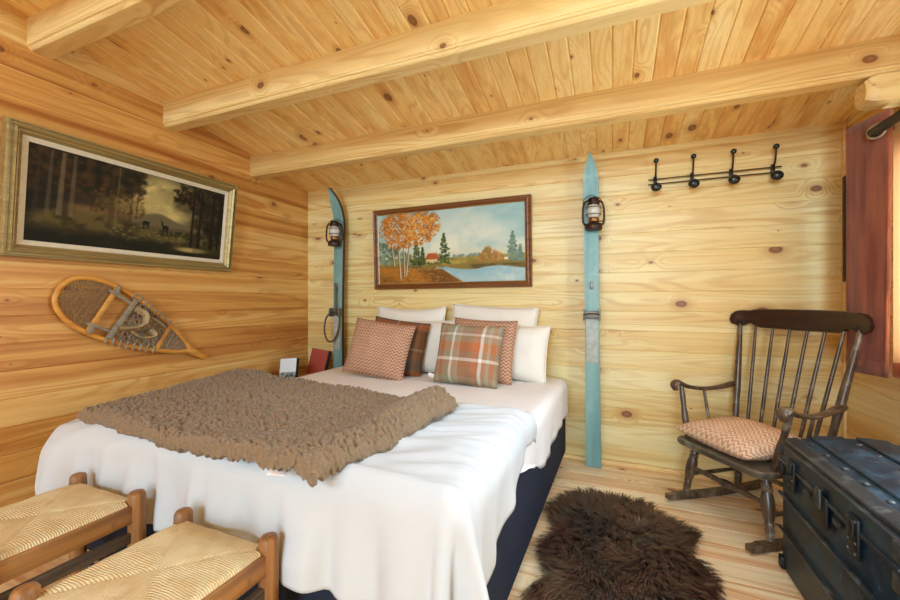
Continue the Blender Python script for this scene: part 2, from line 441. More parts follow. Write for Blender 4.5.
def canvas(name, P, fn, mat, parent):
    m = MB(); m.grid(fn, P.w - 1, P.h - 1); o = m.build(name, mat, parent, smooth=False, fix=False)
    at = o.data.color_attributes.new('paint', 'FLOAT_COLOR', 'POINT')
    im = np.clip(P.img / 255.0, 0, 1); im = np.where(im <= .04045, im / 12.92, ((im + .055) / 1.055) ** 2.4)
    at.data.foreach_set('color', np.concatenate([im, np.ones((P.h, P.w, 1))], 2).astype(np.float32).ravel()); return o
mp = NT('oil_paint'); va = mp.n('ShaderNodeVertexColor', layer_name='paint'); x_, y_, z_, o_ = mp.coords()
mp.bump(mp.noise(o_, 160.0, 2.0), .15, .002); M_paint = mp.fin(va.outputs[0], .6, 0, .15)

def paint_autumn():
    P = Paint(330, 164, 2.05); X, Y = P.X, P.Y; n1 = fbm(330, 164, 4, 3, 1); n2 = fbm(330, 164, 10, 8, 2)
    sky = np.array([150, 184, 180])[None, None] * np.ones((164, 330, 1)) + 0.0
    P.img = sky; P.blend(P.soft(n1 - .5 + .28 * np.exp(-((X - .6) / .2) ** 2), .35), (222, 220, 196))
    P.blend(.8 * np.exp(-((Y - .36) / .09) ** 2), (206, 204, 170)); P.blend(P.soft(Y - .8 + (n1 - .5) * .4, .5) * .5 * (X > .2), (122, 168, 172))
    for c, x0, x1, seed in (((116, 138, 128), .42, .86, 3),):
        P.dabs(70, x0, x1, .335, .37, .01, .02, [(116, 138, 128), (130, 146, 132), (100, 124, 112)], seed)
    g = P.soft(.345 + .01 * np.sin(X * 9) - Y, .02)
    P.blend(g, (178, 152, 74)); P.blend(g * P.soft(n2 - .5, .3) * .8, (128, 118, 52))
    P.blend(P.soft(.27 - Y + (n2 - .5) * .1, .03), (138, 116, 56)); P.blend(P.soft(.235 - Y, .02) * P.soft(n2 - .52, .2), (98, 84, 44))
    lake = P.soft(np.minimum(.185 - Y - (n2 - .5) * .05 + .02 * np.sin(X * 17), Y - (.185 - (X - .42) * 1.2 + .02 * np.sin(X * 30))), .02) * (X > .42)
    P.blend(lake, (142, 178, 184)); P.blend(lake * P.soft(n2 - .52, .2), (182, 202, 196)); P.blend(lake * P.soft(.10 - Y, .1) * .4, (196, 208, 198))
    fg = P.soft(np.minimum(.23 - Y + (.1 - X) * .12, (.2 - (X - .44) * 1.3) - Y + .02), .02)
    P.blend(fg, (150, 96, 38)); P.blend(fg * P.soft(n2 - .5, .2), (112, 76, 34)); P.blend(fg * P.soft(n1 - .55, .2) * .8, (186, 122, 44))
    P.dabs(160, .0, .55, 0, .16, .008, .02, [(170, 100, 36), (128, 74, 30), (196, 134, 54), (96, 72, 36)], 8, lambda x, y, r: y < .22 - max(0, x - .3) * .8, .7, 2)
    P.dabs(40, .2, .5, .17, .22, .008, .014, [(214, 186, 120), (190, 160, 96), (90, 70, 40)], 9, None, .7, 2)
    # left bluish-green trees
    P.dabs(170, .0, .24, .28, .62, .015, .035, [(96, 118, 92), (122, 140, 110), (80, 98, 70), (140, 156, 136)], 10, lambda x, y, r: y < .62 - x * 1.0, .8)
    # cottage
    P.blend((np.abs(X - .405) < .055) * (Y > .27) * (Y < .335) * 1.0, (214, 190, 140)); P.blend(P.soft(np.minimum(.055 - np.abs(X - .4) - (Y - .33) * .3, np.minimum(Y - .325, .41 - Y)), .012), (178, 88, 44))
    P.dabs(40, .36, .46, .25, .285, .008, .014, [(120, 110, 50), (92, 96, 44)], 11)
    G = [(62, 78, 40), (84, 96, 46), (46, 60, 34), (108, 112, 54)]
    P.fir(.285, .25, .62, .055, G, 12); P.fir(.33, .26, .50, .03, G, 13); P.fir(.482, .25, .68, .066, G, 14)
    P.fir(.925, .26, .64, .06, [(110, 134, 116), (92, 116, 96), (128, 148, 124)], 15); P.fir(.97, .26, .46, .03, [(120, 142, 124), (104, 126, 104)], 16)
    P.dabs(160, .72, .88, .26, .46, .012, .026, [(176, 118, 58), (198, 140, 76), (150, 104, 56), (140, 120, 60)], 17, lambda x, y, r: y < .46 - abs(x - .78) * 1.6, .85)
    P.blend((np.abs(X - .885) < .012) * (np.abs(Y - .295) < .016) * 1.0, (226, 210, 170))
    # birches
    for a in ((.165, .06, .15, .62), (.195, .09, .19, .7), (.12, .25, .10, .6), (.205, .1, .24, .6)):
        P.trunk(a[0], a[1], a[2], a[3], .007, .004, (206, 186, 150)); P.trunk(a[0] - .005, a[1], a[2] - .004, a[3], .003, .002, (104, 72, 44))
    A = [(196, 104, 30), (214, 132, 40), (168, 82, 26), (226, 156, 60), (140, 76, 30), (204, 116, 36)]
    def crown(x, y, r): return ((x - .23) / .22) ** 2 + ((y - .79) / .25) ** 2 < .55 + .75 * r or (y > .5 and abs(x - .16) < .09 and r < .7)
    P.dabs(170, .04, .46, .48, 1.0, .02, .036, [(150, 84, 32), (172, 98, 36), (118, 84, 44), (186, 112, 44)], 28, crown, .65)
    P.dabs(2600, .0, .46, .46, 1.0, .004, .012, A, 18, crown, .8)
    P.dabs(60, .06, .42, .5, .98, .006, .012, [(176, 190, 170), (196, 200, 176)], 19, crown, .7)
    P.dabs(120, .2, .46, .6, .98, .008, .02, [(230, 168, 66), (220, 144, 44)], 20, crown, .8)
    return P
def paint_forest():
    P = Paint(250, 122, 2.05); X, Y = P.X, P.Y; n1 = fbm(250, 122, 5, 3, 31); n2 = fbm(250, 122, 14, 9, 32)
    P.img = np.ones((122, 250, 3)) * np.array([28, 26, 18]); P.blend(P.soft(n2 - .5, .3) * .5, (48, 40, 24))
    sky = np.exp(-(((X - .60) / .19) ** 2 + ((Y - .66) / .36) ** 2) * 1.1); P.blend(np.clip(sky * 1.5, 0, 1) * P.soft(n1 - .28, .4), (196, 178, 112))
    P.blend(P.soft(sky - .35, .4) * P.soft(n2 - .55, .2) * .6, (160, 146, 96)); P.blend(np.exp(-(((X - .42) / .1) ** 2 + ((Y - .58) / .14) ** 2)) * .6, (150, 126, 66))
    P.blend(np.exp(-(((X - .22) / .12) ** 2 + ((Y - .62) / .1) ** 2)) * .35, (112, 92, 54))
    hill = P.soft(np.minimum(.42 + .1 * np.exp(-((X - .58) / .1) ** 2) - Y, (X - .44)), .03) * (X < .86); P.blend(hill, (100, 92, 66))
    gr = P.soft(.30 + (n1 - .5) * .2 + .12 * np.exp(-((X - .3) / .2) ** 2) - Y, .08); P.blend(gr, (56, 48, 26)); P.blend(gr * P.soft(n2 - .52, .2) * .8, (98, 84, 44))
    P.blend(np.exp(-(((X - .27) / .16) ** 2 + ((Y - .43) / .05) ** 2)) * .6, (126, 94, 56))
    P.dabs(240, .34, .78, .1, .34, .008, .02, [(110, 108, 58), (74, 78, 40), (138, 130, 76), (52, 56, 30)], 33, lambda x, y, r: y < .36 - abs(x - .52) * .5, .6, 2)
    P.blend(P.soft(.16 - Y + (n2 - .5) * .15 - np.clip((X - .5), 0, 1) * .2, .08) * .8, (24, 24, 16))
    pond = np.exp(-(((X - .79) / .1) ** 2 + ((Y - .09) / .035) ** 2) ** 2); P.blend(pond, (166, 150, 92)); P.blend((np.abs(X - .86) < .06) * pond * .4, (70, 66, 38))
    # foliage masses
    D = [(26, 24, 16), (40, 32, 18), (58, 42, 22), (72, 52, 26), (34, 34, 20)]
    P.dabs(480, 0, .5, .55, 1, .02, .045, D, 34, lambda x, y, r: y > .62 + (x - .3) * .5 * (r + .4) or x < .12, .6)
    P.dabs(200, .26, .5, .4, .7, .008, .018, [(80, 58, 30), (104, 78, 40), (54, 42, 22)], 35, lambda x, y, r: r < .6, .6)
    P.dabs(420, .70, 1, .2, 1, .015, .035, [(24, 24, 16), (38, 34, 20), (56, 46, 26), (70, 58, 34), (30, 32, 20)], 36, lambda x, y, r: x > .76 + .18 * r - (.1 if y > .75 else 0), .7)
    P.dabs(90, .66, .82, .72, .9, .012, .028, D, 37, None, .8)
    P.dabs(60, .58, .8, .24, .32, .012, .02, [(36, 36, 22), (48, 46, 28)], 38, None, .8, 1.5)
    for x, w, c, y0 in ((.075, .009, (104, 92, 70), .3), (.12, .012, (140, 124, 98), .3), (.165, .011, (116, 100, 74), .3), (.03, .01, (60, 52, 38), .25), (.335, .013, (64, 50, 32), .24), (.36, .006, (120, 100, 60), .24),
                        (.25, .006, (50, 40, 26), .4), (.43, .006, (44, 36, 22), .35), (.46, .004, (50, 40, 24), .4)):
        P.trunk(x, y0, x + .01, .98, w, w * .6, c, .45)
    for x, w in ((.785, .009), (.835, .011), (.92, .012), (.97, .01)): P.trunk(x, .13, x + .008, .95, w, w * .6, (30, 26, 16), .95)
    for k in range(16): P.trunk(.42 + .02 * math.sin(k), .5 + .02 * k, .36 + .014 * k, .62 + .02 * k, .002, .001, (52, 42, 24), .8)
    # two small deer standing on the far bank
    for x, y, f in ((.625, .355, 1), (.515, .375, -1)):
        P.blend(P.soft(1 - ((X - x) / .02) ** 2 - ((Y - y) / .028) ** 2, .5), (34, 26, 18)); P.trunk(x - .012, y - .07, x - .012, y, .003, .004, (34, 26, 18)); P.trunk(x + .013, y - .07, x + .013, y, .003, .004, (34, 26, 18))
        P.trunk(x - .016 * f, y + .01, x - .024 * f, y + .075 if f > 0 else y + .02, .006, .004, (34, 26, 18)); P.trunk(x - .022 * f, y + .07, x - .034 * f, y + .11 if f > 0 else y + .075, .0015, .001, (34, 26, 18))
    return P

def frame_prism(m, ow, oh, iw, ih, prof):
    """Mitred frame in local x (width) / z (height); prof = [(t 0 outer..1 inner, depth)]."""
    rings = []
    for t, d in prof:
        w, h = (ow + (iw - ow) * t) / 2, (oh + (ih - oh) * t) / 2
        rings.append([(-w, -d, -h), (w, -d, -h), (w, -d, h), (-w, -d, h)])
    k = len(m.v)
    for r_ in rings: m.v += r_
    for i in range(len(rings) - 1):
        for j in range(4): m.f.append((k + i * 4 + j, k + i * 4 + (j + 1) % 4, k + (i + 1) * 4 + (j + 1) % 4, k + (i + 1) * 4 + j))
    return m

# gold frame material etc
M_gold = wood('aged_gold', C(168, 146, 92), C(140, 118, 70), 'x', .36); M_gold.node_tree.nodes['Principled BSDF'].inputs['Metallic'].default_value = .35
M_golddark = plain('dark_frame_backing', C(84, 64, 34), .5, vary=.3)  # dark brown backing behind the gold frame
M_linen = plain('linen_liner', C(214, 204, 178), .8, vary=.08, vscale=40)
M_walnutframe = wood('brown_frame_wood', C(132, 78, 34), C(98, 54, 22), 'x', .35)
M_blackwood = plain('black_wood', C(30, 26, 22), .5)

# painting on the left wall (leans forward a little)
py0, py1 = .94, 2.205; W1, H1 = 1.22, .648
t = thing('painting', 'wide dark forest landscape painting in a deep gold frame on the left plank wall', 'painting',
          (XL + .012, (py0 + py1) / 2, 1.70), rot=(0, 0, 0))
# local frame: x along the wall, -y out of the wall
t.rotation_euler = (R(6.6), 0, R(90)); t.location = (XL + .046, 1.525, 1.684)
ow, oh = W1, H1; iw, ih = 1.27 - .2, .69 - .2
m = frame_prism(MB(), ow, oh, ow - .12, oh - .12, [(0, -.03), (0, .018), (.06, .026), (.16, .026), (.22, .018), (.34, .018), (.42, .030), (.55, .032), (.68, .022), (.74, .022), (.86, .014), (1, .006), (1, -.005)])
m.build('frame', M_gold, t, smooth=False)
m = frame_prism(MB(), ow - .025, oh - .025, ow - .12, oh - .12, [(0, -.028), (1, -.028)]); m.build('backing', M_golddark, t, smooth=False)
m = frame_prism(MB(), ow - .12, oh - .12, ow - .172, oh - .172, [(0, -.004), (0, .006), (.2, .008), (1, .0), (1, -.006)]); m.build('liner', M_linen, t, smooth=False)
cw, ch = ow - .17, oh - .17
canvas('canvas', paint_forest(), lambda u, v: ((u - .5) * cw, -.001, (v - .5) * ch), M_paint, t)

# painting on the back wall
t = thing('painting', 'autumn lake landscape painting with an orange tree in a brown wood frame above the bed', 'painting', (-1.243, YB - .03, 1.589))
t.rotation_euler = (R(2.0), R(-.35), 0)
W2, H2 = 1.375, .685
m = frame_prism(MB(), W2, H2, W2 - .085, H2 - .085, [(0, -.02), (0, .012), (.12, .02), (.45, .016), (.7, .018), (.8, .008), (1, .004), (1, -.01)]); m.build('frame', M_walnutframe, t, smooth=False)
m = frame_prism(MB(), W2 - .085, H2 - .085, W2 - .1, H2 - .1, [(0, -.004), (0, .003), (1, .0), (1, -.008)]); m.build('liner', M_gold, t, smooth=False)
cw2, ch2 = W2 - .095, H2 - .095
canvas('canvas', paint_autumn(), lambda u, v: ((u - .5) * cw2, -.0005, (v - .5) * ch2), M_paint, t)

# dark frame on the right wall, in the corner by the curtain
t = thing('picture_frame', 'narrow dark frame on the corner of the side wall, half hidden by the rust curtain', 'frame', (XR - .012, 2.82, 1.555))
t.rotation_euler = (0, 0, R(-90))
frame_prism(MB(), .26, .6, .20, .54, [(0, -.01), (0, .014), (.8, .014), (1, .004), (1, -.008)]).build('frame', M_blackwood, t, smooth=False)
MB().box((0, .004, 0), (.205, .006, .545)).build('mirror', plain('mirror_glass', C(60, 58, 52), .08, .6), t, smooth=False)
# ------------------------------------------------------------------ skis
M_teal = wood('teal_ski_paint', C(134, 170, 162), C(104, 148, 146), 'z', .4, wear=C(142, 182, 174), scale=.6)
M_skiedge = plain('ski_edge_wood', C(58, 40, 26), .5, vary=.3)
M_metal = plain('dull_steel', C(134, 128, 112), .45, .8, vary=.3)
M_leather = plain('worn_ski_leather', C(92, 84, 66), .6, vary=.3)
M_wear = plain('worn_ski_plate', C(178, 184, 172), .5, vary=.25, vscale=30)
def ski(px, L, label, rz=0.0, tiltx=0.0, tilty=0.0, curl=.16, cable=False):
    t = thing('ski', label, 'ski', (px, YB - .10, 0.003), group='old teal skis on the back wall')
    t.rotation_euler = (tiltx, tilty, rz)
    def wid(s):
        if s > .90: return .050 * max(.05, 1 - ((s - .90) / .1) ** 2.4)
        return .044 + .006 * abs(s - .45) / .45
    def ctr(s):
        y = .035 * math.sin(PI * min(s / .88, 1)) * -.5
        if s > .84: y -= curl * ((s - .84) / .16) ** 2
        return y, s * L
    N = 64
    def sheet(y0, y1):
        m = MB()
        for i in range(N + 1):
            s = i / N; w = wid(s); y, z = ctr(s)
            m.v += [(-w, y + y0, z), (w, y + y0, z), (w, y + y1, z), (-w, y + y1, z)]
        for i in range(N):
            for j in range(4): m.f.append((i * 4 + j, i * 4 + (j + 1) % 4, i * 4 + 4 + (j + 1) % 4, i * 4 + 4 + j))
        m.f.append((0, 1, 2, 3)); k = N * 4; m.f.append((k, k + 1, k + 2, k + 3)); return m
    sheet(-.005, .006).build('top_deck', M_teal, t, angle=30)
    sheet(.006, .034).build('sole', M_skiedge, t, angle=30)
    zb = L * .47
    yb = ctr(.47)[0] - .006
    MB().box((0, yb - .002, zb - .14), (.078, .006, .30), .002).build('foot_plate', M_wear, t)
    b = MB()
    b.box((0, yb - .012, zb + .04), (.110, .020, .050), .004); b.box((-.05, yb - .02, zb + .04), (.010, .05, .075), .003); b.box((.05, yb - .02, zb + .04), (.010, .05, .075), .003)
    bo = b.build('toe_binding', M_metal, t)
    MB().tube([(-.05, yb - .04, zb + .045), (-.02, yb - .06, zb + .05), (.02, yb - .06, zb + .05), (.05, yb - .04, zb + .045)], .011, 8, flat=(1, .5)).build('strap', M_leather, bo)
    MB().box((0, yb - .004, zb + .24), (.018, .012, .05), .003).build('cable_hook', M_metal, t)
    if cable:
        pts = [(-.04, yb - .03, zb + .05), (-.085, yb - .05, zb - .02), (-.10, yb - .05, zb - .13), (-.06, yb - .05, zb - .21), (.0, yb - .04, zb - .20), (.045, yb - .03, zb - .10), (.05, yb - .02, zb + .04)]
        MB().tube(smoothpts(pts, 5), .008, 8).build('heel_cable', M_leather, t)
        MB().bar((.0, yb - .02, zb + .30), (.012, yb - .03, zb + .02), .02, .012, .003).build('heel_strap', M_leather, t)
    return t
def smoothpts(P, k=4):
    P = [Vector(p) for p in P]; out = []
    for i in range(len(P) - 1):
        p0, p1, p2, p3 = P[max(i - 1, 0)], P[i], P[i + 1], P[min(i + 2, len(P) - 1)]
        for j in range(k):
            t = j / k
            out.append(.5 * ((2 * p1) + (-p0 + p2) * t + (2 * p0 - 5 * p1 + 4 * p2 - p3) * t * t + (-p0 + 3 * p1 - 3 * p2 + p3) * t ** 3))
    out.append(P[-1]); return out
ski(-.118, 2.14, 'old teal wooden ski standing against the wall right of the bed', tilty=R(-.5), curl=.075)
ski(-2.255, 2.12, 'old teal wooden ski in the corner behind the two books, with a leather cable loop', curl=.13, rz=R(-5), cable=True)

# ------------------------------------------------------------------ lanterns
M_tin = plain('rusty_lantern_tin', C(74, 48, 34), .45, .55, vary=.45, vscale=30)
M_globe = NT('lantern_globe'); M_globe.b.inputs['Transmission Weight'].default_value = .25; M_globe = M_globe.fin(C(226, 220, 204), .2)
M_wire = plain('lantern_wire', C(40, 32, 26), .5, .6)
M_brass = plain('lantern_brass', C(150, 104, 60), .4, .8, vary=.2)
def lantern(x, y, z, label):
    t = thing('lantern', label, 'lantern', (x, y, z), R(20), group='rusty hurricane lanterns hung on the skis')
    MB().lathe([(0.0, 0), (.052, 0), (.056, .006), (.056, .03), (.048, .042), (.03, .048), (.026, .052)], n=24).build('fuel_tank', M_tin, t)
    b = MB().lathe([(.024, .05), (.032, .054), (.036, .064), (.032, .08), (.026, .084)], n=20).build('burner', M_brass, t)
    MB().tube([(.03, 0, .062), (.058, -.006, .058)], .004, 8).ring((.062, -.006, .058), .007, .003, 'x', 12, 6).build('wick_knob', M_brass, b)
    MB().lathe([(.03, .084), (.040, .10), (.044, .122), (.042, .145), (.033, .165), (.030, .170)], n=24).build('glass_globe', M_globe, t)
    MB().lathe([(.034, .168), (.040, .172), (.040, .182), (.030, .186), (.030, .200), (.036, .204), (.034, .214), (.018, .222), (.008, .224)], n=24).build('chimney_cap', M_tin, t)
    for s in (-1, 1):
        MB().tube(smoothpts([(s * .044, 0, .034), (s * .066, 0, .045), (s * .071, 0, .09), (s * .068, 0, .15), (s * .055, 0, .188), (s * .032, 0, .196)], 4), .0075, 8).build('side_tube', M_tin, t)
    g = MB()
    for zz in (.103, .150): g.ring((0, 0, zz), .048, .0022, 'z', 24, 5)
    g.build('globe_guard', M_wire, t)
    MB().tube(smoothpts([(-.070, 0, .15), (-.06, .02, .205), (-.03, .036, .235), (0, .042, .246), (.03, .036, .235), (.06, .02, .205), (.070, 0, .15)], 4), .002, 6).build('bail_handle', M_wire, t)
    return t
lantern(-.116, 2.832, 1.622, 'rusty hurricane lantern hung near the top of the ski right of the bed')
lantern(-2.245, 2.812, 1.622, 'rusty hurricane lantern hung on the ski in the left corner')

# ------------------------------------------------------------------ hook rail
M_iron = plain('black_iron', C(46, 42, 36), .45, .6, vary=.2)
M_rail = plain('bronze_rail', C(96, 78, 46), .4, .7, vary=.2)
M_knob = plain('black_knob', C(30, 34, 32), .25)
t = thing('coat_rack', 'black four-hook coat rail with round knobs on the wall above the rocking chair', 'coat rack', (.586, YB - .012, 1.94))
for zz in (-.016, .016): MB().tube([(-.36, -.012, zz), (.36, -.012, zz)], .0045, 8).build('rail', M_rail, t)
for i in range(4):
    x = -.318 + i * .2125
    h = MB(); h.box((x, -.006, 0), (.022, .012, .07), .004)
    h.tube(smoothpts([(x, -.008, .01), (x, -.035, .03), (x, -.05, .07), (x, -.058, .115)], 4), .0052, 8)
    h.tube(smoothpts([(x, -.01, -.015), (x, -.04, -.048), (x, -.06, -.052)], 4), .007, 8)
    hk = h.build('hook', M_iron, t)
    b = bmesh.new(); bmesh.ops.create_uvsphere(b, u_segments=16, v_segments=10, radius=.0165)
    MB().bm(b, Matrix.Translation((x, -.060, .125))).build('small_knob', M_knob, hk, angle=180)
    b = bmesh.new(); bmesh.ops.create_uvsphere(b, u_segments=20, v_segments=12, radius=.029)
    MB().bm(b, Matrix.Translation((x, -.075, -.052)) @ Matrix.Diagonal((1.1, .8, 1, 1))).build('round_knob', M_knob, hk, angle=180)

# ------------------------------------------------------------------ snowshoe on the left wall
M_ash = wood('bent_ash_wood', C(212, 152, 66), C(186, 120, 46), 'x', .4, scale=.5)
M_raw = plain('rawhide_webbing', C(150, 118, 78), .7, vary=.3, vscale=40)
M_wrap = plain('grey_rawhide_wraps', C(150, 138, 116), .7, vary=.35, vscale=40)
M_hide = plain('dry_leather_binding', C(170, 146, 104), .75, vary=.35, vscale=30, bump=.3)
hd, tl = Vector((1.135, 1.208)), Vector((1.935, .742)); Ls = (tl - hd).length; ang = math.atan2(tl.y - hd.y, tl.x - hd.x)
t = thing('snowshoe', 'old bentwood snowshoe with rawhide webbing hanging on the left plank wall', 'snowshoe', (XL + .03, hd.x, hd.y))
t.rotation_euler = (0, 0, R(90))          # local x along the wall, z up, -y out
ca, sa = math.cos(ang), math.sin(ang)
def S(s, w, d=0.0): return (s * Ls * ca - w * sa * 1.0, -d, s * Ls * sa + w * ca)
def hw(s):
    if s > .84: return .010
    a = math.sin(PI * (s / .84) ** .60) ** .72 if 0 < s < .84 else 0
    return .010 + .138 * a
ss = [0.0] + [.84 * (1 - math.cos(PI * i / 40)) / 2 for i in range(1, 40)]
rim = [S(s, hw(s)) for s in reversed([q for q in ss if q > .004])] + [S(-.004, 0)] + [S(s, -hw(s)) for s in ss if q is not None and s > .004]
rim = [S(.93, .010)] + rim + [S(.93, -.010)]
MB().tube(rim, .0125, 10, flat=(.9, 1.05)).build('rim', M_ash, t)
MB().bar(S(.83, 0), S(1.0, 0), .040, .022, .006, up=(0, 1, 0)).build('tail', M_ash, t)
for s in (.235, .64):
    MB().bar(S(s, hw(s) - .004, .002), S(s, -hw(s) + .004, .002), .026, .014, .004, up=(0, 1, 0)).build('crossbar', M_ash, t)
def web(name, s0, s1, step, r, mat):
    m = MB()
    for sgn in (-1, 1):
        k = -40
        while k < 60:
            # straight strands slanted across the frame, clipped to the rim
            pts = []
            for q in np.linspace(s0, s1, 30):
                w = sgn * (q * Ls - k * step) * 1.1
                if abs(w) < hw(q) - .004: pts.append(S(q, w, .001 * sgn))
            if len(pts) > 1: m.tube([pts[0], pts[-1]], r, 5)
            k += 1
    k = s0 + .012
    while k < s1 - .005:
        m.tube([S(k, hw(k) - .004), S(k, -hw(k) + .004)], r, 5); k += step * 1.3 / Ls
    return m.build(name, mat, t)
web('toe_webbing', .02, .23, .020, .0022, M_raw)
web('centre_webbing', .345, .635, .034, .0034, M_wrap)
web('heel_webbing', .65, .83, .022, .0024, M_wrap)
m = MB()
for s in np.linspace(.34, .62, 8):
    for sg in (-1, 1): m.ring((0, 0, 0), .0155, .006, 'x', 12, 6) if False else m.tube([S(s - .008, sg * (hw(s) - .02), .014), S(s, sg * (hw(s) + .016), .016), S(s + .006, sg * (hw(s) + .012), -.004)], .006, 6)
for sg in (-1, 1):
    m.bar(S(.20, sg * .105, .012), S(.36, sg * .095, .014), .016, .008, .002, up=(0, 1, 0))
    m.bar(S(.225, sg * (hw(.235) - .02), .016), S(.25, sg * (hw(.25) - .02), .016), .05, .008, .002, up=(0, 1, 0))
m.bar(S(.36, hw(.36) - .01, .012), S(.345, -hw(.345) + .01, .012), .03, .014, .005, up=(0, 1, 0))
m.build('rim_wraps', M_wrap, t)
m = MB()
m.tube(smoothpts([S(.36, -.06, .02), S(.42, -.03, .045), S(.46, .02, .05), S(.44, .07, .035), S(.38, .075, .02)], 5), .026, 8, flat=(1, .45))
m.tube(smoothpts([S(.40, .06, .03), S(.50, .065, .045), S(.60, .055, .03)], 5), .016, 8, flat=(1, .4))
m.tube(smoothpts([S(.42, -.05, .03), S(.50, -.06, .04), S(.56, -.02, .045), S(.52, .0, .03)], 5), .016, 8, flat=(1, .45))
m.build('foot_binding', M_hide, t)

# ------------------------------------------------------------------ bed
def fabric(name, col, rough=.9, weave=420.0, strength=.15, sheen=.0, vary=.04):
    m = NT(name); x, y, z, o = m.coords()
    n1 = m.noise(o, 5.0, 4.0); w = m.noise(o, weave, 1.0)
    c = m.mix(m.mrange(n1, .3, .7), col, tuple(q * (1 - vary) for q in col[:3]) + (1,))
    m.bump(w, strength, .001); m.b.inputs['Sheen Weight'].default_value = sheen
    return m.fin(c, rough, 0, .2)
M_navy = fabric('navy_upholstery', C(38, 44, 58), .9, 300, .3)
M_sheet = fabric('white_cotton_sheet', C(242, 238, 234))
M_duvet = fabric('white_duvet_cotton', C(204, 207, 206), vary=.02)
BX0, BX1, BY0, BY1 = -2.10, -.30, .93, 2.905
BROT = R(-1.5)
def brot(x, y):
    dx, dy = x - BX1, y - 2.95
    return BX1 + dx * math.cos(BROT) - dy * math.sin(BROT), 2.95 + dx * math.sin(BROT) + dy * math.cos(BROT)
bed = thing('bed', 'double box spring bed with navy base and white fitted sheet against the back wall', 'bed', (*brot((BX0 + BX1) / 2, (BY0 + BY1) / 2), 0), BROT)
bw, bl = BX1 - BX0, BY1 - BY0
for s in (-1, 1):
    MB().box((s * bw / 4, 0, .265), (bw / 2 - .004, bl, .39), .02, 3).build('base', M_navy, bed)
for sx in (-1, 1):
    for sy in (-1, 1): MB().lathe([(.028, 0.0), (.032, .05), (.036, .075)], (sx * (bw / 2 - .07), sy * (bl / 2 - .07), 0), 14).build('leg', M_blackwood, bed)
# mattress with a sheet hanging over the sides
def sheetfn(u, v):
    ov = .235; rx = bw / 2 + .010; ry = bl / 2 + .008; r = .05
    a = (u - .5) * 2 * (rx + ov); b = (v - .5) * 2 * (ry + .10)
    def wrap(a, h):
        s = 1 if a >= 0 else -1; q = abs(a); k = h - r
        if q < k: return s * q, 0.0
        arc = q - k
        if arc < r * PI / 2: th = arc / r; return s * (k + r * math.sin(th)), -(r - r * math.cos(th))
        return s * h, -(r + arc - r * PI / 2)
    x, z1 = wrap(a, rx); y, z2 = wrap(b, ry)
    drop = -math.hypot(z1, z2) if z1 and z2 else z1 + z2
    if y < 0.0: drop = max(drop, -.10 - max(0.0, y + .42) * .36)
    n = noise.noise(Vector((x * 2.2, y * 2.2, 3))) * .006
    edge = max(0, -drop - .06)
    if edge: x += (.01 * math.sin(y * 13) + .006 * math.sin(y * 31)) * min(1, edge * 6) * (1 if x > 0 else -1) * .7
    return (x, y, .597 + drop * (1 + .08 * math.sin(y * 7)) + n)
m = MB(); m.grid(sheetfn, 90, 90); o = m.build('mattress', M_sheet, bed, angle=180); mod(o, 'SOLIDIFY', thickness=.012, offset=-1)

# duvet: a thick quilt lying over the foot half and hanging over three sides
DZ = .655
def duvetfn(u, v):
    # v: 0 at the foot hem, 1 at the folded back edge ; u: across
    t = v * 1.19                     # running length
    hangF = .36; y_in = .955         # line where the top starts
    r = .075
    k = max(0.0, min(1.0, (.62 - (t - hangF)) / .55))
    hr = .165 + .26 * k ** 1.5 + .012 * math.sin(t * 11)       # right overhang grows towards the foot
    hl = .42
    x0, x1 = BX0 - .005, BX1 - .052
    a = -hl + u * (hl + (x1 - x0) + hr)
    ox = -a if a < 0 else (a - (x1 - x0) if a > (x1 - x0) else 0.0)
    sx = -1 if a < 0 else 1
    oy = max(0.0, hangF - t)
    px = min(max(a, 0), x1 - x0) + x0; py = y_in + max(0, t - hangF)
    r = .075 + .05 * max(0.0, min(1.0, 1 - a / .5))
    d = math.hypot(ox, oy)
    out = drop = 0.0
    if d > 0:
        th = min(d / r, PI / 2); out = r * math.sin(th); drop = r * (1 - math.cos(th)) + max(0, d - r * PI / 2)
        dx, dy = sx * ox / d, -oy / d
        fl = .0
        if drop > .05:
            q = min(1, (drop - .05) / .2)
            s = px * 9.0 if oy > ox else py * 8.0
            fl = q * (.014 * math.sin(s * 1.7 + 1) + (.010 if ox > oy else .016) * math.sin(s * 4.3 + 2 * noise.noise(Vector((s, 0, 5)))) + (.002 if a > 0 and oy <= ox else .014))
            if ox > 0 and oy > 0: fl += q * .035 * math.sin(math.atan2(ox, oy) * 6)
        if ox > 0 and sx < 0: fl *= .35 * (1 - ox / d) + .12
        px += dx * (out + fl); py += dy * (out + fl)
    z = DZ - drop
    # puff and wrinkles on the top
    top = max(0.0, 1 - d / .14)
    P = Vector((px, py, 0))
    puff = .022 * noise.noise(P * 1.7 + Vector((3, 1, 0))) + .012 * noise.noise(P * 4.0)
    wr = noise.noise(Vector((px * 2.2 + py * .8, py * 13.0 - px * 3.5, 2.0))); wr = (1 - abs(wr) * 2.2) * .014
    tuck = math.exp(-((t - hangF - .02) / .03) ** 2) * -.010
    z += (puff + wr + tuck + .008) * (top * .85 + .15)
    # soft corner slump at the left foot
    z -= .035 * max(0, 1 - max(0, px - x0) / .22) * max(0, 1 - max(0, py - y_in) / .25)
    # rounded back edge
    e = 1.19 - t
    if e < .10: z -= (.055 if d < .03 else .02) * (1 - math.sqrt(max(0, 1 - (1 - e / .10) ** 2)))
    if d > 0:
        wv = noise.noise(Vector((px * 5, py * 5, z * 5))); px += .012 * wv * (sx if ox else 0); py += .012 * wv * (-1 if oy else 0)
    px, py = brot(px, py)
    return (px, py, z)
m = MB(); m.grid(duvetfn, 170, 120); o = m.build('duvet', M_duvet, None, angle=180)
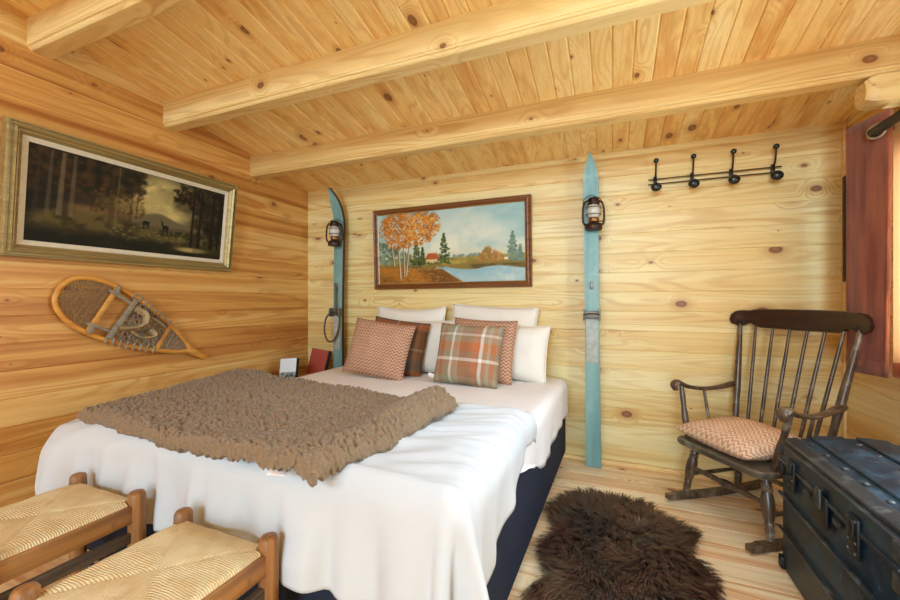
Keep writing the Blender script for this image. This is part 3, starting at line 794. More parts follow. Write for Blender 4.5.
tag(o, 'puffy white duvet spread over the foot half of the bed', 'duvet'); mod(o, 'SOLIDIFY', thickness=.03, offset=1 if False else -1)

# brown throw
def duvet_top(x, y):
    P = Vector((x, y, 0)); return DZ + .02 * noise.noise(P * 1.7 + Vector((3, 1, 0)))
M_throw = NT('teddy_fleece'); va = M_throw.n('ShaderNodeVertexColor', layer_name='pile'); x_, y_, z_, o_ = M_throw.coords()
fz = M_throw.noise(o_, 260.0, 3.0, .7); M_throw.bump(fz, .6, .004)
sc_ = M_throw.n('ShaderNodeSeparateColor'); M_throw.put(sc_.inputs[0], va.outputs[0])
M_throw.b.inputs['Sheen Weight'].default_value = .25
M_throw = M_throw.fin(M_throw.mix(M_throw.mrange(fz, .3, .7), C(150, 125, 95), C(120, 97, 71)), .95, 0, .1)
TA, TB, TC, TD = Vector((-2.04, .93)), Vector((-2.14, 1.76)), Vector((-.63, 1.61)), Vector((-.725, .815))
def throwfn(u, v):
    p = TA.lerp(TD, u).lerp(TB.lerp(TC, u), v)
    p = p + Vector((.025 * noise.noise(Vector((u * 4, v * 4, 9))), .03 * noise.noise(Vector((u * 5, v * 5, 19))))) 
    x, y = p
    z = duvet_top(x, y) + .021
    if y > 2.2: z -= .0
    back = max(0.0, min(1, (y - 2.18) / .12)); z -= .05 * back
    z += .03 * max(0, 1 - u * 1.6) * v + .065 * math.exp(-((u - .945) / .05) ** 2) * (.4 + .7 * v)      # rolled right-hand edge
    z += .02 * noise.noise(Vector((x * 3, y * 3, 4))) + .03 * math.exp(-((u - .80 - .1 * v) / .05) ** 2) * max(0, math.sin(v * 5 + .5)) * .5
    e = min(u, 1 - u, v, 1 - v) ; ee = min(1, e / .03)
    z = z + .022 * math.sqrt(max(0, 1 - (1 - ee) ** 2)) - .004
    q = Vector((x, y, z * 1.0))
    dist = noise.voronoi(Vector((x + .006 * noise.noise(q * 60), y + .006 * noise.noise(q * 60 + Vector((9, 9, 9))), 0)) * 74)[0]
    c = min(1, dist[0] * 1.35)
    z += .017 * (1 - c * c) + .004 * noise.noise(q * 130)
    return (x + .003 * noise.noise(q * 90), y + .003 * noise.noise(q * 90 + Vector((5, 0, 0))), z)
m = MB(); m.grid(throwfn, 330, 250)
# skirt so that the fleece has an edge resting on the duvet
def edgeidx(nu, nv):
    return [i for i in range(nu + 1)] + [j * (nu + 1) + nu for j in range(1, nv + 1)] + [nv * (nu + 1) + i for i in range(nu - 1, -1, -1)] + [j * (nu + 1) for j in range(nv - 1, 0, -1)]
E_ = edgeidx(330, 250); prev = E_; cx, cy = -1.40, 1.28
for lv, (dout, dz) in enumerate(((.006, -.009), (.004, -.019), (-.004, -.028), (-.03, -.036))):
    k = len(m.v)
    for i in E_:
        x, y, z = m.v[i]; d = Vector((x - cx, y - cy)).normalized()
        jt = .010 * noise.noise(Vector((x * 70, y * 70, lv * 1.3)))
        m.v.append((x + d.x * (dout + jt), y + d.y * (dout + jt), z + dz))
    for a in range(len(E_)):
        b = (a + 1) % len(E_); m.f.append((prev[a], prev[b], k + b, k + a))
    prev = [k + a for a in range(len(E_))]
o = m.build('throw_blanket', M_throw, None, angle=180)
tag(o, 'shaggy brown fleece throw lying across the white duvet', 'throw')
# small care tag at the near edge of the throw
MB().box((0, 0, 0), (.05, .03, .003), .001).build('care_tag', M_sheet, o, loc=(-.86, .835, .672), rot=(.2, .1, .5))

# ------------------------------------------------------------------ pillows
def chevron(name, c1, c2, c3, f=26.0):
    m = NT(name); x, y, z, o = m.coords()
    zig = m.math('PINGPONG', m.math('MULTIPLY', x, f), .5)
    s = m.math('ADD', m.math('MULTIPLY', z, f * 1.3), m.math('MULTIPLY', zig, 1.5))
    fr = m.math('FRACT', s)
    line = m.math('SUBTRACT', m.mrange(fr, .30, .42), m.mrange(fr, .80, .92))
    wn = m.noise(o, 14.0, 2.0)
    base = m.mix(m.mrange(wn, .4, .6), c1, c3)
    m.bump(m.math('ADD', line, m.noise(o, 300.0, 1.0)), .25, .003)
    return m.fin(m.mix(line, base, c2), .9, 0, .15)
M_zig = chevron('rust_zigzag_weave', C(158, 104, 80), C(198, 164, 132), C(172, 116, 94), 34.0)
M_zigpale = chevron('pale_rust_zigzag_weave', C(190, 136, 106), C(218, 190, 152), C(202, 152, 126), 30.0)
def plaid(name, base, stops_x, stops_z):
    m = NT(name); x, y, z, o = m.coords()
    fx = m.math('FRACT', m.math('ADD', m.math('MULTIPLY', x, 2.9), .5)); fz = m.math('FRACT', m.math('MULTIPLY', z, 2.9))
    a = m.ramp(fx, stops_x, 'CONSTANT'); b = m.ramp(fz, stops_z, 'CONSTANT')
    tw = m.math('FRACT', m.math('MULTIPLY', m.math('ADD', x, z), 130.0))
    c = m.mix(.5, a, b)
    m.bump(m.noise(o, 300.0, 1.0), .2, .002)
    return m.fin(m.mix(m.math('MULTIPLY', tw, .15), c, base), .9, 0, .15)
def st(*l): return [(p, C(*c)) for p, c in l]
M_plaid = plaid('tartan_wool', C(150, 124, 96),
    st((0, (178, 104, 60)), (.08, (150, 142, 116)), (.22, (226, 222, 206)), (.27, (158, 144, 118)), (.36, (190, 148, 110)), (.40, (156, 104, 72)), (.66, (188, 104, 60)), (.80, (232, 228, 214)), (.86, (180, 124, 86)), (.94, (166, 158, 132))),
    st((0, (150, 152, 130)), (.14, (158, 128, 100)), (.30, (168, 118, 86)), (.42, (226, 222, 206)), (.48, (150, 126, 100)), (.60, (182, 108, 66)), (.78, (150, 140, 116)), (.90, (210, 206, 190)), (.95, (142, 136, 114))))
M_plaiddark = plaid('dark_tartan_wool', C(104, 76, 52),
    st((0, (116, 80, 52)), (.3, (96, 88, 74)), (.42, (170, 152, 124)), (.46, (124, 80, 50)), (.8, (88, 82, 70)), (.92, (150, 98, 60))),
    st((0, (164, 92, 54)), (.14, (88, 90, 82)), (.36, (122, 88, 60)), (.55, (158, 140, 114)), (.6, (118, 82, 54)), (.9, (92, 76, 58))))
M_white = fabric('white_pillow_cotton', C(238, 232, 218))
def pillow(name, label, w, h, th, mat, loc, rot, group=None, flat=False, n=34, sag=.0, seed=0, corner=.10):
    m = MB()
    def P(u, v, s):
        a, b = u * 2 - 1, v * 2 - 1
        # edges pulled in between the corners
        px = a * (1 - corner * .55 * (1 - b * b) ** 1.0 * abs(a) ** 3 * -1 - corner * .6 * (b * b) * 0)
        ex = a * w / 2 * (1 - corner * (1 - abs(b) ** 2.2) * abs(a) ** 4 * .5)
        ez = b * h / 2 * (1 - corner * (1 - abs(a) ** 2.2) * abs(b) ** 4 * .5)
        bul = ((1 - a ** 4) * (1 - b ** 4)) ** .62 * (1 - .22 * (a * a + b * b) / 2)
        wr = noise.noise(Vector((a * 2.2 + seed, b * 2.2, seed * 3 + s))) * .16 + noise.noise(Vector((a * 5 + seed, b * 5, s + 7))) * .05
        t_ = th / 2 * bul * (1 + wr)
        sg = -sag * (1 - abs(a) ** 1.5) * max(0, b) ** 2
        return (ex, s * t_, ez + h / 2 + sg) if not flat else (ex, ez, s * t_ + th / 2)
    m.grid(lambda u, v: P(u, v, -1), n, n); m.grid(lambda u, v: P(u, v, 1), n, n)
    me = bmesh.new(); me_ = bpy.data.meshes.new('t'); me_.from_pydata(m.v, [], m.f); me.from_mesh(me_); bpy.data.meshes.remove(me_)
    bmesh.ops.remove_doubles(me, verts=me.verts, dist=1e-5); m2 = MB(); m2.bm(me)
    o = m2.build(name, mat, None, angle=180); o.location = loc; o.rotation_euler = rot
    # piped seam around the edge
    seam = [P(i / n, 0, 1) for i in range(n)] + [P(1, i / n, 1) for i in range(n)] + [P(1 - i / n, 1, 1) for i in range(n)] + [P(0, 1 - i / n, 1) for i in range(n)]
    seam.append(seam[0]); s_ = MB().tube(seam, .0035, 6).build('seam', mat, o)
    return tag(o, label, 'pillow', group)
BZ = .603
pillow('pillow', 'large white pillow leaning on the wall behind the rust zigzag cushion', .64, .50, .13, M_white, (-1.55, 2.845, BZ), (R(-9), 0, R(0)), 'white pillows at the head of the bed', seed=1, sag=.02)
pillow('pillow', 'large white pillow leaning on the wall behind the bright tartan cushion', .68, .51, .13, M_white, (-.855, 2.84, BZ), (R(-9), R(2.5), R(0)), 'white pillows at the head of the bed', seed=2, sag=.0)
pillow('pillow', 'white pillow in the middle, between the dark tartan and the bright tartan cushions', .58, .40, .13, M_white, (-1.335, 2.68, BZ), (R(-13), R(-1), R(3)), 'white pillows at the head of the bed', seed=3)
pillow('pillow', 'white pillow at the right end of the row, beside the rust zigzag cushion', .56, .385, .14, M_white, (-.685, 2.68, BZ), (R(-13), R(2), R(-4)), 'white pillows at the head of the bed', seed=4)
pillow('cushion', 'dark tartan cushion mostly hidden behind the leftmost zigzag cushion', .44, .41, .12, M_plaiddark, (-1.50, 2.53, BZ), (R(-14), R(7), R(8)), seed=5)
pillow('cushion', 'rust zigzag cushion behind the bright tartan cushion', .46, .425, .12, M_zig, (-.835, 2.535, BZ), (R(-14), R(2), R(-3)), 'rust zigzag cushions', seed=6)
pillow('cushion', 'rust zigzag cushion at the front left of the pillow row', .49, .41, .14, M_zig, (-1.585, 2.385, BZ), (R(-19), R(6.5), R(2)), 'rust zigzag cushions', seed=7)
pillow('cushion', 'bright orange and white tartan cushion at the front of the bed pillows', .45, .40, .14, M_plaid, (-.885, 2.385, BZ), (R(-17), R(1.5), R(-3)), seed=8)

MB().box((0, 0, .0), (.045, .003, .03), .001).build('care_tag', M_sheet, [q for q in bpy.data.objects if q.get('label', '').startswith('bright orange')][0], loc=(-.235, -.01, .035), rot=(.6, .3, .4))
# ------------------------------------------------------------------ bedside table and books
M_bedside = wood('bedside_pine', C(200, 146, 84), C(170, 112, 58), 'x')
t = thing('bedside_table', 'small wooden bedside table in the corner between bed and plank wall', 'table', (-2.43, 2.60, 0))
MB().box((0, 0, .47), (.44, .66, .025), .004).build('table_top', M_bedside, t)
for sx in (-1, 1):
    for sy in (-1, 1): MB().box((sx * .19, sy * .29, .229), (.035, .035, .457), .003).build('leg', M_bedside, t)
MB().box((0, 0, .16), (.40, .60, .018), .003).build('shelf', M_bedside, t)
M_redcloth = fabric('red_book_cloth', C(178, 84, 68), .75, 500, .2); M_pages = plain('book_pages', C(222, 208, 180), .9)
M_dark = plain('dark_spine', C(40, 34, 34), .6)
t = thing('book', 'red cloth-bound book standing in the corner by the bed', 'book', (-2.43, 2.79, .483), R(-10))
t.rotation_euler = (R(-14), R(4), R(-8))
MB().box((0, -.016, .115), (.21, .004, .23), .001).build('front_cover', M_redcloth, t); MB().box((0, .016, .115), (.21, .004, .23), .001).build('back_cover', M_redcloth, t)
MB().box((-.002, 0, .115), (.198, .027, .216), .001).build('pages', M_pages, t); MB().box((.106, 0, .115), (.008, .036, .23), .002).build('spine', M_dark, t)
mc = NT('card_print'); x, y, z, o = mc.coords(); nz = mc.noise(o, 30.0, 3.0)
pic = mc.mix(mc.mrange(nz, .4, .6), C(58, 74, 78), C(150, 164, 160)); c_ = mc.mix(mc.mrange(z, .075, .08), pic, C(224, 236, 242)); M_card = mc.fin(c_, .4)
t = thing('brochure', 'pale blue and white brochure standing upright beside the red book', 'brochure', (-2.44, 2.47, .4835), R(6))
t.rotation_euler = (R(-16), R(-5), R(12))
MB().box((0, -.012, .095), (.145, .003, .19), .001).build('front_page', M_card, t)
MB().box((.0, .010, .095), (.145, .034, .186), .001).build('page_block', M_dark, t)

# ------------------------------------------------------------------ rush stools
M_oak = wood('worn_oak', C(170, 118, 66), C(124, 82, 46), 'z', .42, wear=C(128, 110, 92)); M_oakx = wood('worn_oak_rail', C(182, 128, 68), C(134, 90, 48), 'y', .42, wear=C(112, 84, 60), scale=.8)
M_pale = wood('flaking_stretcher', C(112, 92, 70), C(64, 52, 42), 'y', .7, wear=C(176, 168, 150))
mr = NT('woven_rush'); x, y, z, o = mr.coords()
ax_, ay_ = mr.math('ABSOLUTE', x), mr.math('ABSOLUTE', y)
sel = mr.math('GREATER_THAN', ax_, ay_)
cr = mr.math('ADD', mr.math('MULTIPLY', sel, y), mr.math('MULTIPLY', mr.math('SUBTRACT', 1.0, sel), x))
jit = mr.math('MULTIPLY', mr.noise(o, 16.0, 3.0), .010)
w = mr.math('ABSOLUTE', mr.math('SINE', mr.math('MULTIPLY', mr.math('ADD', cr, jit), 2 * PI / .0125)))
tone = mr.noise(mr.xyz(mr.math('MULTIPLY', x, 1.0), mr.math('MULTIPLY', y, 1.0), z), 11.0, 5.0, .65)
cellv = mr.n('ShaderNodeTexWhiteNoise', noise_dimensions='1D'); mr.put(cellv.inputs['W'], mr.math('FLOOR', mr.math('DIVIDE', mr.math('ADD', cr, jit), .00625)))
rc = mr.mix(mr.mrange(tone, .35, .68), C(238, 216, 168), C(220, 188, 132)); rc = mr.mix(mr.math('MULTIPLY', cellv.outputs[0], .35), rc, C(236, 212, 158)); rc = mr.mix(mr.mrange(w, 0, .45, .45, 0), rc, C(150, 110, 62))
mr.bump(w, .7, .004); M_rush = mr.fin(rc, .7, 0, .25)
def stool(x, y, label, w=.40, d=.405):
    t = thing('stool', label, 'stool', (x, y, 0), 0, 'rush-seated stools at the foot of the bed')
    hx, hy, H = w / 2 - .022, d / 2 - .022, .495
    for sx in (-1, 1):
        for sy in (-1, 1):
            MB().turned((sx * hx, sy * hy, 0), (sx * hx, sy * hy, H), [(0, .018), (.02, .021), (.3, .025), (.92, .0265), (.975, .0255), (.992, .021), (1, .012)], 14).build('leg', M_oak, t)
    zr = .452
    for s in (-1, 1):
        MB().box((s * hx, 0, zr - .028), (.026, d - .06, .062), .006).build('side_rail', M_oakx, t)
        MB().box((0, s * hy, zr - .016), (w - .06, .022, .04), .006).build('end_rail', M_oak, t)
        MB().box((s * hx, 0, .345), (.02, d - .07, .036), .004).build('stretcher', M_pale, t)
        MB().box((0, s * hy, .16), (w - .07, .02, .026), .004).build('stretcher', M_pale, t)
    def top(u, v):
        a, b = u * 2 - 1, v * 2 - 1
        wx, wy = hx + .010, hy + .006
        # notched corners: pull the corner in so that the posts stand free
        k = max(abs(a), abs(b)); dgn = min(abs(a), abs(b)) / max(k, 1e-6)
        X, Y = a * wx, b * wy
        inn = .036
        if abs(X) > wx - inn and abs(Y) > wy - inn:
            if abs(X) / wx < abs(Y) / wy: X = math.copysign(wx - inn, X)
            else: Y = math.copysign(wy - inn, Y)
        edge = 1 - k
        seamv = -.005 * math.exp(-((abs(abs(a) - abs(b))) / .05) ** 2) * min(1, edge * 4)
        z = zr + .010 + .018 * (1 - k) ** .5 * 1.0 - .010 * (1 - k) + seamv
        if k > .93: z -= .024 * ((k - .93) / .07) ** 2
        z += .003 * noise.noise(Vector((X * 18 + x, Y * 18, 1)))
        return (X, Y, z)
    m = MB(); m.grid(top, 80, 80); o = m.build('woven_seat', M_rush, t, angle=180); mod(o, 'SOLIDIFY', thickness=.022, offset=-1)
    return t
stool(-1.69, .668, 'worn rush-seated wooden stool at the left foot corner of the bed')
stool(-1.065, .648, 'worn rush-seated wooden stool at the middle of the bed foot, right of the other stool')

# ------------------------------------------------------------------ rocking chair
M_chair = wood('dark_stained_chair', C(98, 76, 56), C(60, 46, 34), 'z', .28, wear=C(140, 124, 102), spec=.5)
M_chairtop = wood('chair_crest_wood', C(60, 36, 22), C(40, 24, 16), 'x', .28, spec=.5)
M_chairseat = wood('chair_seat_wood', C(104, 90, 70), C(72, 62, 50), 'x', .36, wear=C(128, 120, 102), spec=.5)
ch = thing('rocking_chair', 'dark wooden spindle-back rocking chair in the corner behind the black trunk', 'rocking chair', (.517, 2.422, 0), R(-55.0))
ZS = .365
# seat
m = MB(); pl = []
for sgn in (1,):
    pl = [(-.245, -.035), (-.20, -.047), (0, -.052), (.20, -.047), (.245, -.035), (.262, .0), (.258, .12), (.235, .36), (.21, .395), (0, .405), (-.21, .395), (-.235, .36), (-.258, .12), (-.262, 0)]
b = bmesh.new(); vs = [b.verts.new((u, v, ZS - .036)) for u, v in pl]; f_ = b.faces.new(vs); r_ = bmesh.ops.extrude_face_region(b, geom=[f_])
for v in r_['geom']:
    if isinstance(v, bmesh.types.BMVert): v.co.z += .036
bmesh.ops.recalc_face_normals(b, faces=b.faces); bmesh.ops.bevel(b, geom=[e for e in b.edges if abs(e.verts[0].co.z - e.verts[1].co.z) < 1e-6], offset=.010, segments=3, profile=.5, affect='EDGES')
m.bm(b); m.build('seat', M_chairseat, ch)
LEG = [(0, .016), (.06, .017), (.14, .020), (.20, .017), (.23, .021), (.26, .017), (.34, .024), (.50, .0285), (.62, .027), (.72, .020), (.74, .025), (.77, .019), (.80, .024), (.84, .018), (.93, .017), (1, .015)]
legs = {}
for s in (-1, 1):
    pf, qf = (s * .242, .02, .045), (s * .197, .05, ZS - .03)
    pb, qb = (s * .238, .385, .05), (s * .195, .35, ZS - .03)
    MB().turned(pf, qf, LEG).build('leg', M_chair, ch); MB().turned(pb, qb, LEG).build('leg', M_chair, ch); legs[s] = (pf, qf, pb, qb)
    # rocker
    m = MB(); NB = 40; pts = []
    for i in range(NB + 1):
        y = -.105 + .735 * i / NB; z = .13 * (y - .215) ** 2
        th = .036 * (1 if 2 < i < NB - 2 else .8)
        pts.append((y, z + .0005, z + th))
    poly = [(y, a) for y, a, b_ in pts] + [(y, b_) for y, a, b_ in reversed(pts)]
    m.prism(poly, -.0165, .0165, lambda u, v, h: (s * .243 + h, u, v)); m.build('rocker', M_chair, ch, angle=50)
STR = [(0, .010), (.15, .012), (.35, .015), (.42, .013), (.44, .018), (.5, .021), (.56, .018), (.58, .013), (.65, .015), (.85, .012), (1, .010)]
def lp(p, q, t): return tuple(Vector(p).lerp(Vector(q), t))
MB().turned(lp(legs[-1][0], legs[-1][1], .52), lp(legs[1][0], legs[1][1], .52), STR).build('stretcher', M_chair, ch)
MB().turned(lp(legs[-1][2], legs[-1][3], .42), lp(legs[1][2], legs[1][3], .42), [(0, .010), (.5, .013), (1, .010)]).build('stretcher', M_chair, ch)
for s in (-1, 1): MB().turned(lp(legs[s][0], legs[s][1], .36), lp(legs[s][2], legs[s][3], .36), [(0, .009), (.5, .012), (1, .009)]).build('stretcher', M_chair, ch)
# back: posts, spindles, crest rail
def crest_y(x): return .525 - .06 * (x / .35) ** 2
for s in (-1, 1):
    a, bt = Vector((s * .232, .355, ZS - .01)), Vector((s * .304, crest_y(.30), 1.02))
    MB().turned(a, bt, [(0, .014), (.1, .015), (.22, .017), (.3, .0155), (.38, .019), (.5, .0185), (.7, .016), (.9, .0125), (1, .011)]).build('back_post', M_chair, ch)
for i in range(6):
    q = (i - 2.5) / 2.5
    MB().turned((q * .165, .372 - .01 * q * q, ZS - .01), (q * .222, crest_y(q * .222), 1.005), [(0, .008), (.3, .0095), (.6, .009), (1, .0072)], 10).build('spindle', M_chair, ch)
top_ = [(-.352, -.012), (-.345, .022), (-.325, .040), (-.29, .046), (-.25, .045), (-.225, .052), (-.1, .056), (.1, .056), (.225, .052), (.25, .045), (.29, .046), (.325, .040), (.345, .022), (.352, -.012)]
bot_ = [(.338, -.040), (.312, -.052), (.285, -.048), (.262, -.034), (.24, -.034), (.222, -.048), (.195, -.056), (0, -.060), (-.195, -.056), (-.222, -.048), (-.24, -.034), (-.262, -.034), (-.285, -.048), (-.312, -.052), (-.338, -.040)]
def dens(P):
    out = []
    for i in range(len(P) - 1):
        a, b_ = P[i], P[i + 1]; k = max(1, int(abs(b_[0] - a[0]) / .03))
        out += [(a[0] + (b_[0] - a[0]) * j / k, a[1] + (b_[1] - a[1]) * j / k) for j in range(k)]
    return out + [P[-1]]
m = MB(); T_, B_ = dens(top_), dens(bot_)
# strips so that the curved crest stays clean: interpolate a common set of x
xs = np.linspace(-.352, .352, 90); tz = np.interp(xs, [p[0] for p in top_], [p[1] for p in top_]); bz = np.interp(xs, [p[0] for p in bot_[::-1]], [p[1] for p in bot_[::-1]])
bz[0] = bz[-1] = -.014
for xx, a, b_ in zip(xs, tz, bz):
    y = crest_y(xx); e = .004
    m.v += [(xx, y - .013, 1.042 + b_ + e), (xx, y - .008, 1.042 + b_), (xx, y + .012, 1.042 + b_), (xx, y + .016, 1.042 + a - e), (xx, y + .012, 1.042 + a), (xx, y - .006, 1.042 + a), (xx, y - .012, 1.042 + a - e)]
for i in range(89):
    for j in range(7): m.f.append((i * 7 + j, i * 7 + (j + 1) % 7, i * 7 + 7 + (j + 1) % 7, i * 7 + 7 + j))
m.f.append(tuple(range(7))); m.f.append(tuple(89 * 7 + j for j in range(7)))
m.build('crest_rail', M_chairtop, ch, angle=50)
# arms
for s in (-1, 1):
    pts = smoothpts([(s * .308, .012, .618), (s * .309, .002, .645), (s * .309, .022, .660), (s * .307, .05, .652), (s * .302, .10, .632), (s * .295, .20, .618), (s * .285, .30, .625), (s * .278, .385, .64), (s * .270, .415, .645)], 5)
    n_ = len(pts); rr = [.020 + .010 * math.exp(-((i / n_ - .22) / .16) ** 2) - .002 * (i / n_) + .006 * math.exp(-((i / n_ - .85) / .12) ** 2) for i in range(n_)]
    MB().tube(pts, rr, 12, flat=(1.0, .62)).build('arm', M_chair, ch)
    MB().turned((s * .245, .035, ZS - .005), (s * .306, .05, .64), [(0, .012), (.15, .015), (.3, .018), (.45, .0175), (.6, .013), (.8, .0155), (1, .012)], 12).build('arm_post', M_chair, ch)
    MB().turned((s * .243, .20, ZS - .005), (s * .296, .20, .618), [(0, .008), (.4, .0095), (1, .0075)], 10).build('arm_spindle', M_chair, ch)
# cushion on the seat
o = pillow('cushion', 'pale rust zigzag cushion lying on the rocking chair seat', .47, .42, .13, M_zigpale, (0, 0, 0), (0, 0, 0), flat=True, seed=11)
dv = Matrix.Rotation(R(-55), 4, 'Z'); q = dv @ Vector((-.015, .155, 0)); o.location = (.517 + q.x, 2.422 + q.y, ZS - .004); o.rotation_euler = (R(3), 0, R(-58))
# the flat cushion's pattern runs on x / y
mz = M_zigpale.copy(); mz.name = 'pale_rust_zigzag_flat'
o.data.materials[0] = mz; o.children[0].data.materials[0] = mz
nt = mz.node_tree; sep = [n for n in nt.nodes if n.type == 'SEPXYZ'][0]
for l in [l for l in nt.links if l.from_node == sep and l.from_socket.name == 'Z']:
    to = l.to_socket; nt.links.remove(l); nt.links.new(sep.outputs['Y'], to)

# ------------------------------------------------------------------ black trunk
mt = NT('black_trunk_tin'); x, y, z, o = mt.coords(); n1 = mt.noise(o, 7.0, 6.0, .7); n2 = mt.noise(o, 40.0, 4.0, .7)
tc_ = mt.mix(mt.mrange(n1, .42, .66), C(19, 34, 44), C(44, 68, 82)); tc_ = mt.mix(mt.mrange(n2, .60, .74, 0, .6), tc_, C(104, 112, 114)); mt.bump(n2, .15, .003)
M_trunk = mt.fin(tc_, mt.mrange(n1, .3, .7, .36, .55), 0, .4)
M_slat = wood('black_trunk_slats', C(44, 48, 52), C(24, 26, 30), 'y', .35, wear=C(88, 90, 88), spec=.5)
M_hard = plain('trunk_hardware', C(84, 86, 82), .5, .6, vary=.6, vscale=40)
M_band = plain('trunk_band', C(22, 23, 25), .45, .2, vary=.3)
tk = thing('trunk', 'black dome-topped wooden travel trunk with metal fittings beside the rocking chair', 'trunk', (.672, 1.345, 0))
TW, TL, TH, LH = .535, .775, .462, .115
MB().box((TW / 2, TL / 2, TH / 2 + .004), (TW - .012, TL - .012, TH - .008), .006).build('body', M_trunk, tk)
# lid: shallow arched top
m = MB(); arc = []
for i in range(21):
    u = i / 20; arc.append((TW * u, TH + .078 + .042 * math.sin(PI * u) ** .8 if 0 < u < 1 else TH + .07))
poly = [(0, TH + .002)] + arc + [(TW, TH + .002)]
m.prism(poly, 0, TL, lambda u, v, h: (u, h, v)); lid = m.build('lid', M_trunk, tk, angle=35)
def zl(u): return TH + .078 + .042 * max(0, math.sin(PI * u / TW)) ** .8
def lidpanel(u0, u1, h, mat, name, par):
    m = MB(); us = np.linspace(u0, u1, 7); pol = [(u, zl(u) - .004) for u in us] + [(u, zl(u) + h) for u in us[::-1]]
    m.prism(pol, .004, TL - .004, lambda u, v, hh: (u, hh, v)); o = m.build(name, mat, par, angle=35); mod(o, 'BEVEL', width=.004, segments=2, limit_method='ANGLE'); return o
lidpanel(.012, .058, .010, M_slat, 'lid_slat', lid)
lidpanel(.098, .205, .010, M_trunk, 'lid_panel', lid); lidpanel(.245, .345, .010, M_trunk, 'lid_panel', lid)
lidpanel(.385, .480, .010, M_trunk, 'lid_panel', lid)
# studs in the dark grooves
for u in (.078, .225, .365):
    for k in range(6):
        MB().lathe([(.011, 0), (.011, .003), (.006, .007), (.001, .008)], (u, .08 + k * .123, zl(u) - .001), 10).build('stud', M_hard, lid)
# front (towards the bed): battens, lid edge, lock and latches
for z0 in (.325, .178): MB().box((-.004, TL / 2, z0), (.012, TL - .004, .010), .003).build('batten', M_slat, tk)
MB().box((-.003, TL / 2, TH + .006), (.010, TL, .012), .003).build('lid_edge', M_hard if False else M_slat, lid)
MB().box((.018, TL / 2, TH + .074), (.04, TL + .004, .008), .003).build('lid_edge', M_slat, lid)
for yy in (.20, .64):
    m = MB(); m.box((-.006, yy, TH - .015), (.010, .060, .12), .003); m.box((-.013, yy, TH + .012), (.010, .034, .05), .004)
    lt = m.build('latch', M_band, tk)
    for dz in (-.06, -.03, .035):
        for dy in (-.02, .02): MB().lathe([(.005, 0), (.004, .003), (.001, .004)], n=8, M=Matrix.Translation((-.011, yy + dy, TH + dz)) @ Matrix.Rotation(R(-90), 4, 'Y')).build('rivet', M_hard, lt)
m = MB(); m.box((-.006, .40, TH - .035), (.010, .09, .11), .004); lk = m.build('lock_plate', M_band, tk)
MB().box((-.014, .40, TH + .005), (.010, .035, .07), .004).build('hasp', M_hard, lk)
for yy in (.30, .51): MB().box((-.005, yy, TH - .03), (.006, .045, .018), .002).build('bracket', M_hard, tk)
for yy in (.012, TL - .012):
    for zz in (TH + .05, TH - .03, .03): MB().box((.008, yy, zz), (.028, .034, .05), .004).build('corner_plate', M_band if yy > .1 else M_hard, tk)
m = MB(); m.box((.11, TL + .002, .30), (.05, .010, .06), .003); m.box((.42, TL + .002, .30), (.05, .010, .06), .003)
m.tube(smoothpts([(.11, TL + .012, .30), (.16, TL + .03, .275), (.37, TL + .03, .275), (.42, TL + .012, .30)], 4), .011, 8, flat=(1, .6)); m.build('side_handle', M_band, tk)

# ------------------------------------------------------------------ fur rug
RUG = [(-0.325, 2.177), (-0.295, 2.306), (-0.247, 2.376), (-0.203, 2.447), (-0.121, 2.48), (-0.011, 2.486), (0.085, 2.487), (0.156, 2.467), (0.216, 2.41), (0.257, 2.34), (0.312, 2.311), (0.359, 2.272), (0.392, 2.196), (0.353, 2.129), (0.331, 2.072), (0.365, 2.003), (0.389, 1.937), (0.39, 1.844), (0.383, 1.751), (0.36, 1.633), (0.296, 1.488), (0.22, 1.389), (0.119, 1.32), (0.027, 1.237), (-0.061, 1.26), (-0.142, 1.255), (-0.219, 1.316), (-0.279, 1.418), (-0.319, 1.507), (-0.301, 1.572), (-0.241, 1.666), (-0.267, 1.73), (-0.302, 1.812), (-0.312, 1.898), (-0.251, 2.003), (-0.282, 2.088)]
def inside(x, y, P):
    c = False; j = len(P) - 1
    for i in range(len(P)):
        xi, yi = P[i]; xj, yj = P[j]
        if (yi > y) != (yj > y) and x < (xj - xi) * (y - yi) / (yj - yi) + xi: c = not c
        j = i
    return c
rc_ = Vector((.04, 1.88))
BASE = [tuple(rc_ + (Vector(p) - rc_) * .965) for p in RUG]
mf = NT('brown_sheepskin_fur'); va = mf.n('ShaderNodeVertexColor', layer_name='fur')
M_fur = mf.fin(va.outputs[0], .30, 0, .8)
vs, fs, cs = [], [], []
n = len(BASE)
vs += [(x, y, .002) for x, y in BASE] + [(x, y, .014) for x, y in BASE]; cs += [(.02, .012, .009)] * (2 * n)
fs += [tuple(range(n))[::-1], tuple(range(n, 2 * n))] + [(i, (i + 1) % n, n + (i + 1) % n, n + i) for i in range(n)]
DK, MD, TN = Vector((lin(40), lin(24), lin(20))), Vector((lin(86), lin(50), lin(40))), Vector((lin(140), lin(106), lin(74)))
cnt = 0
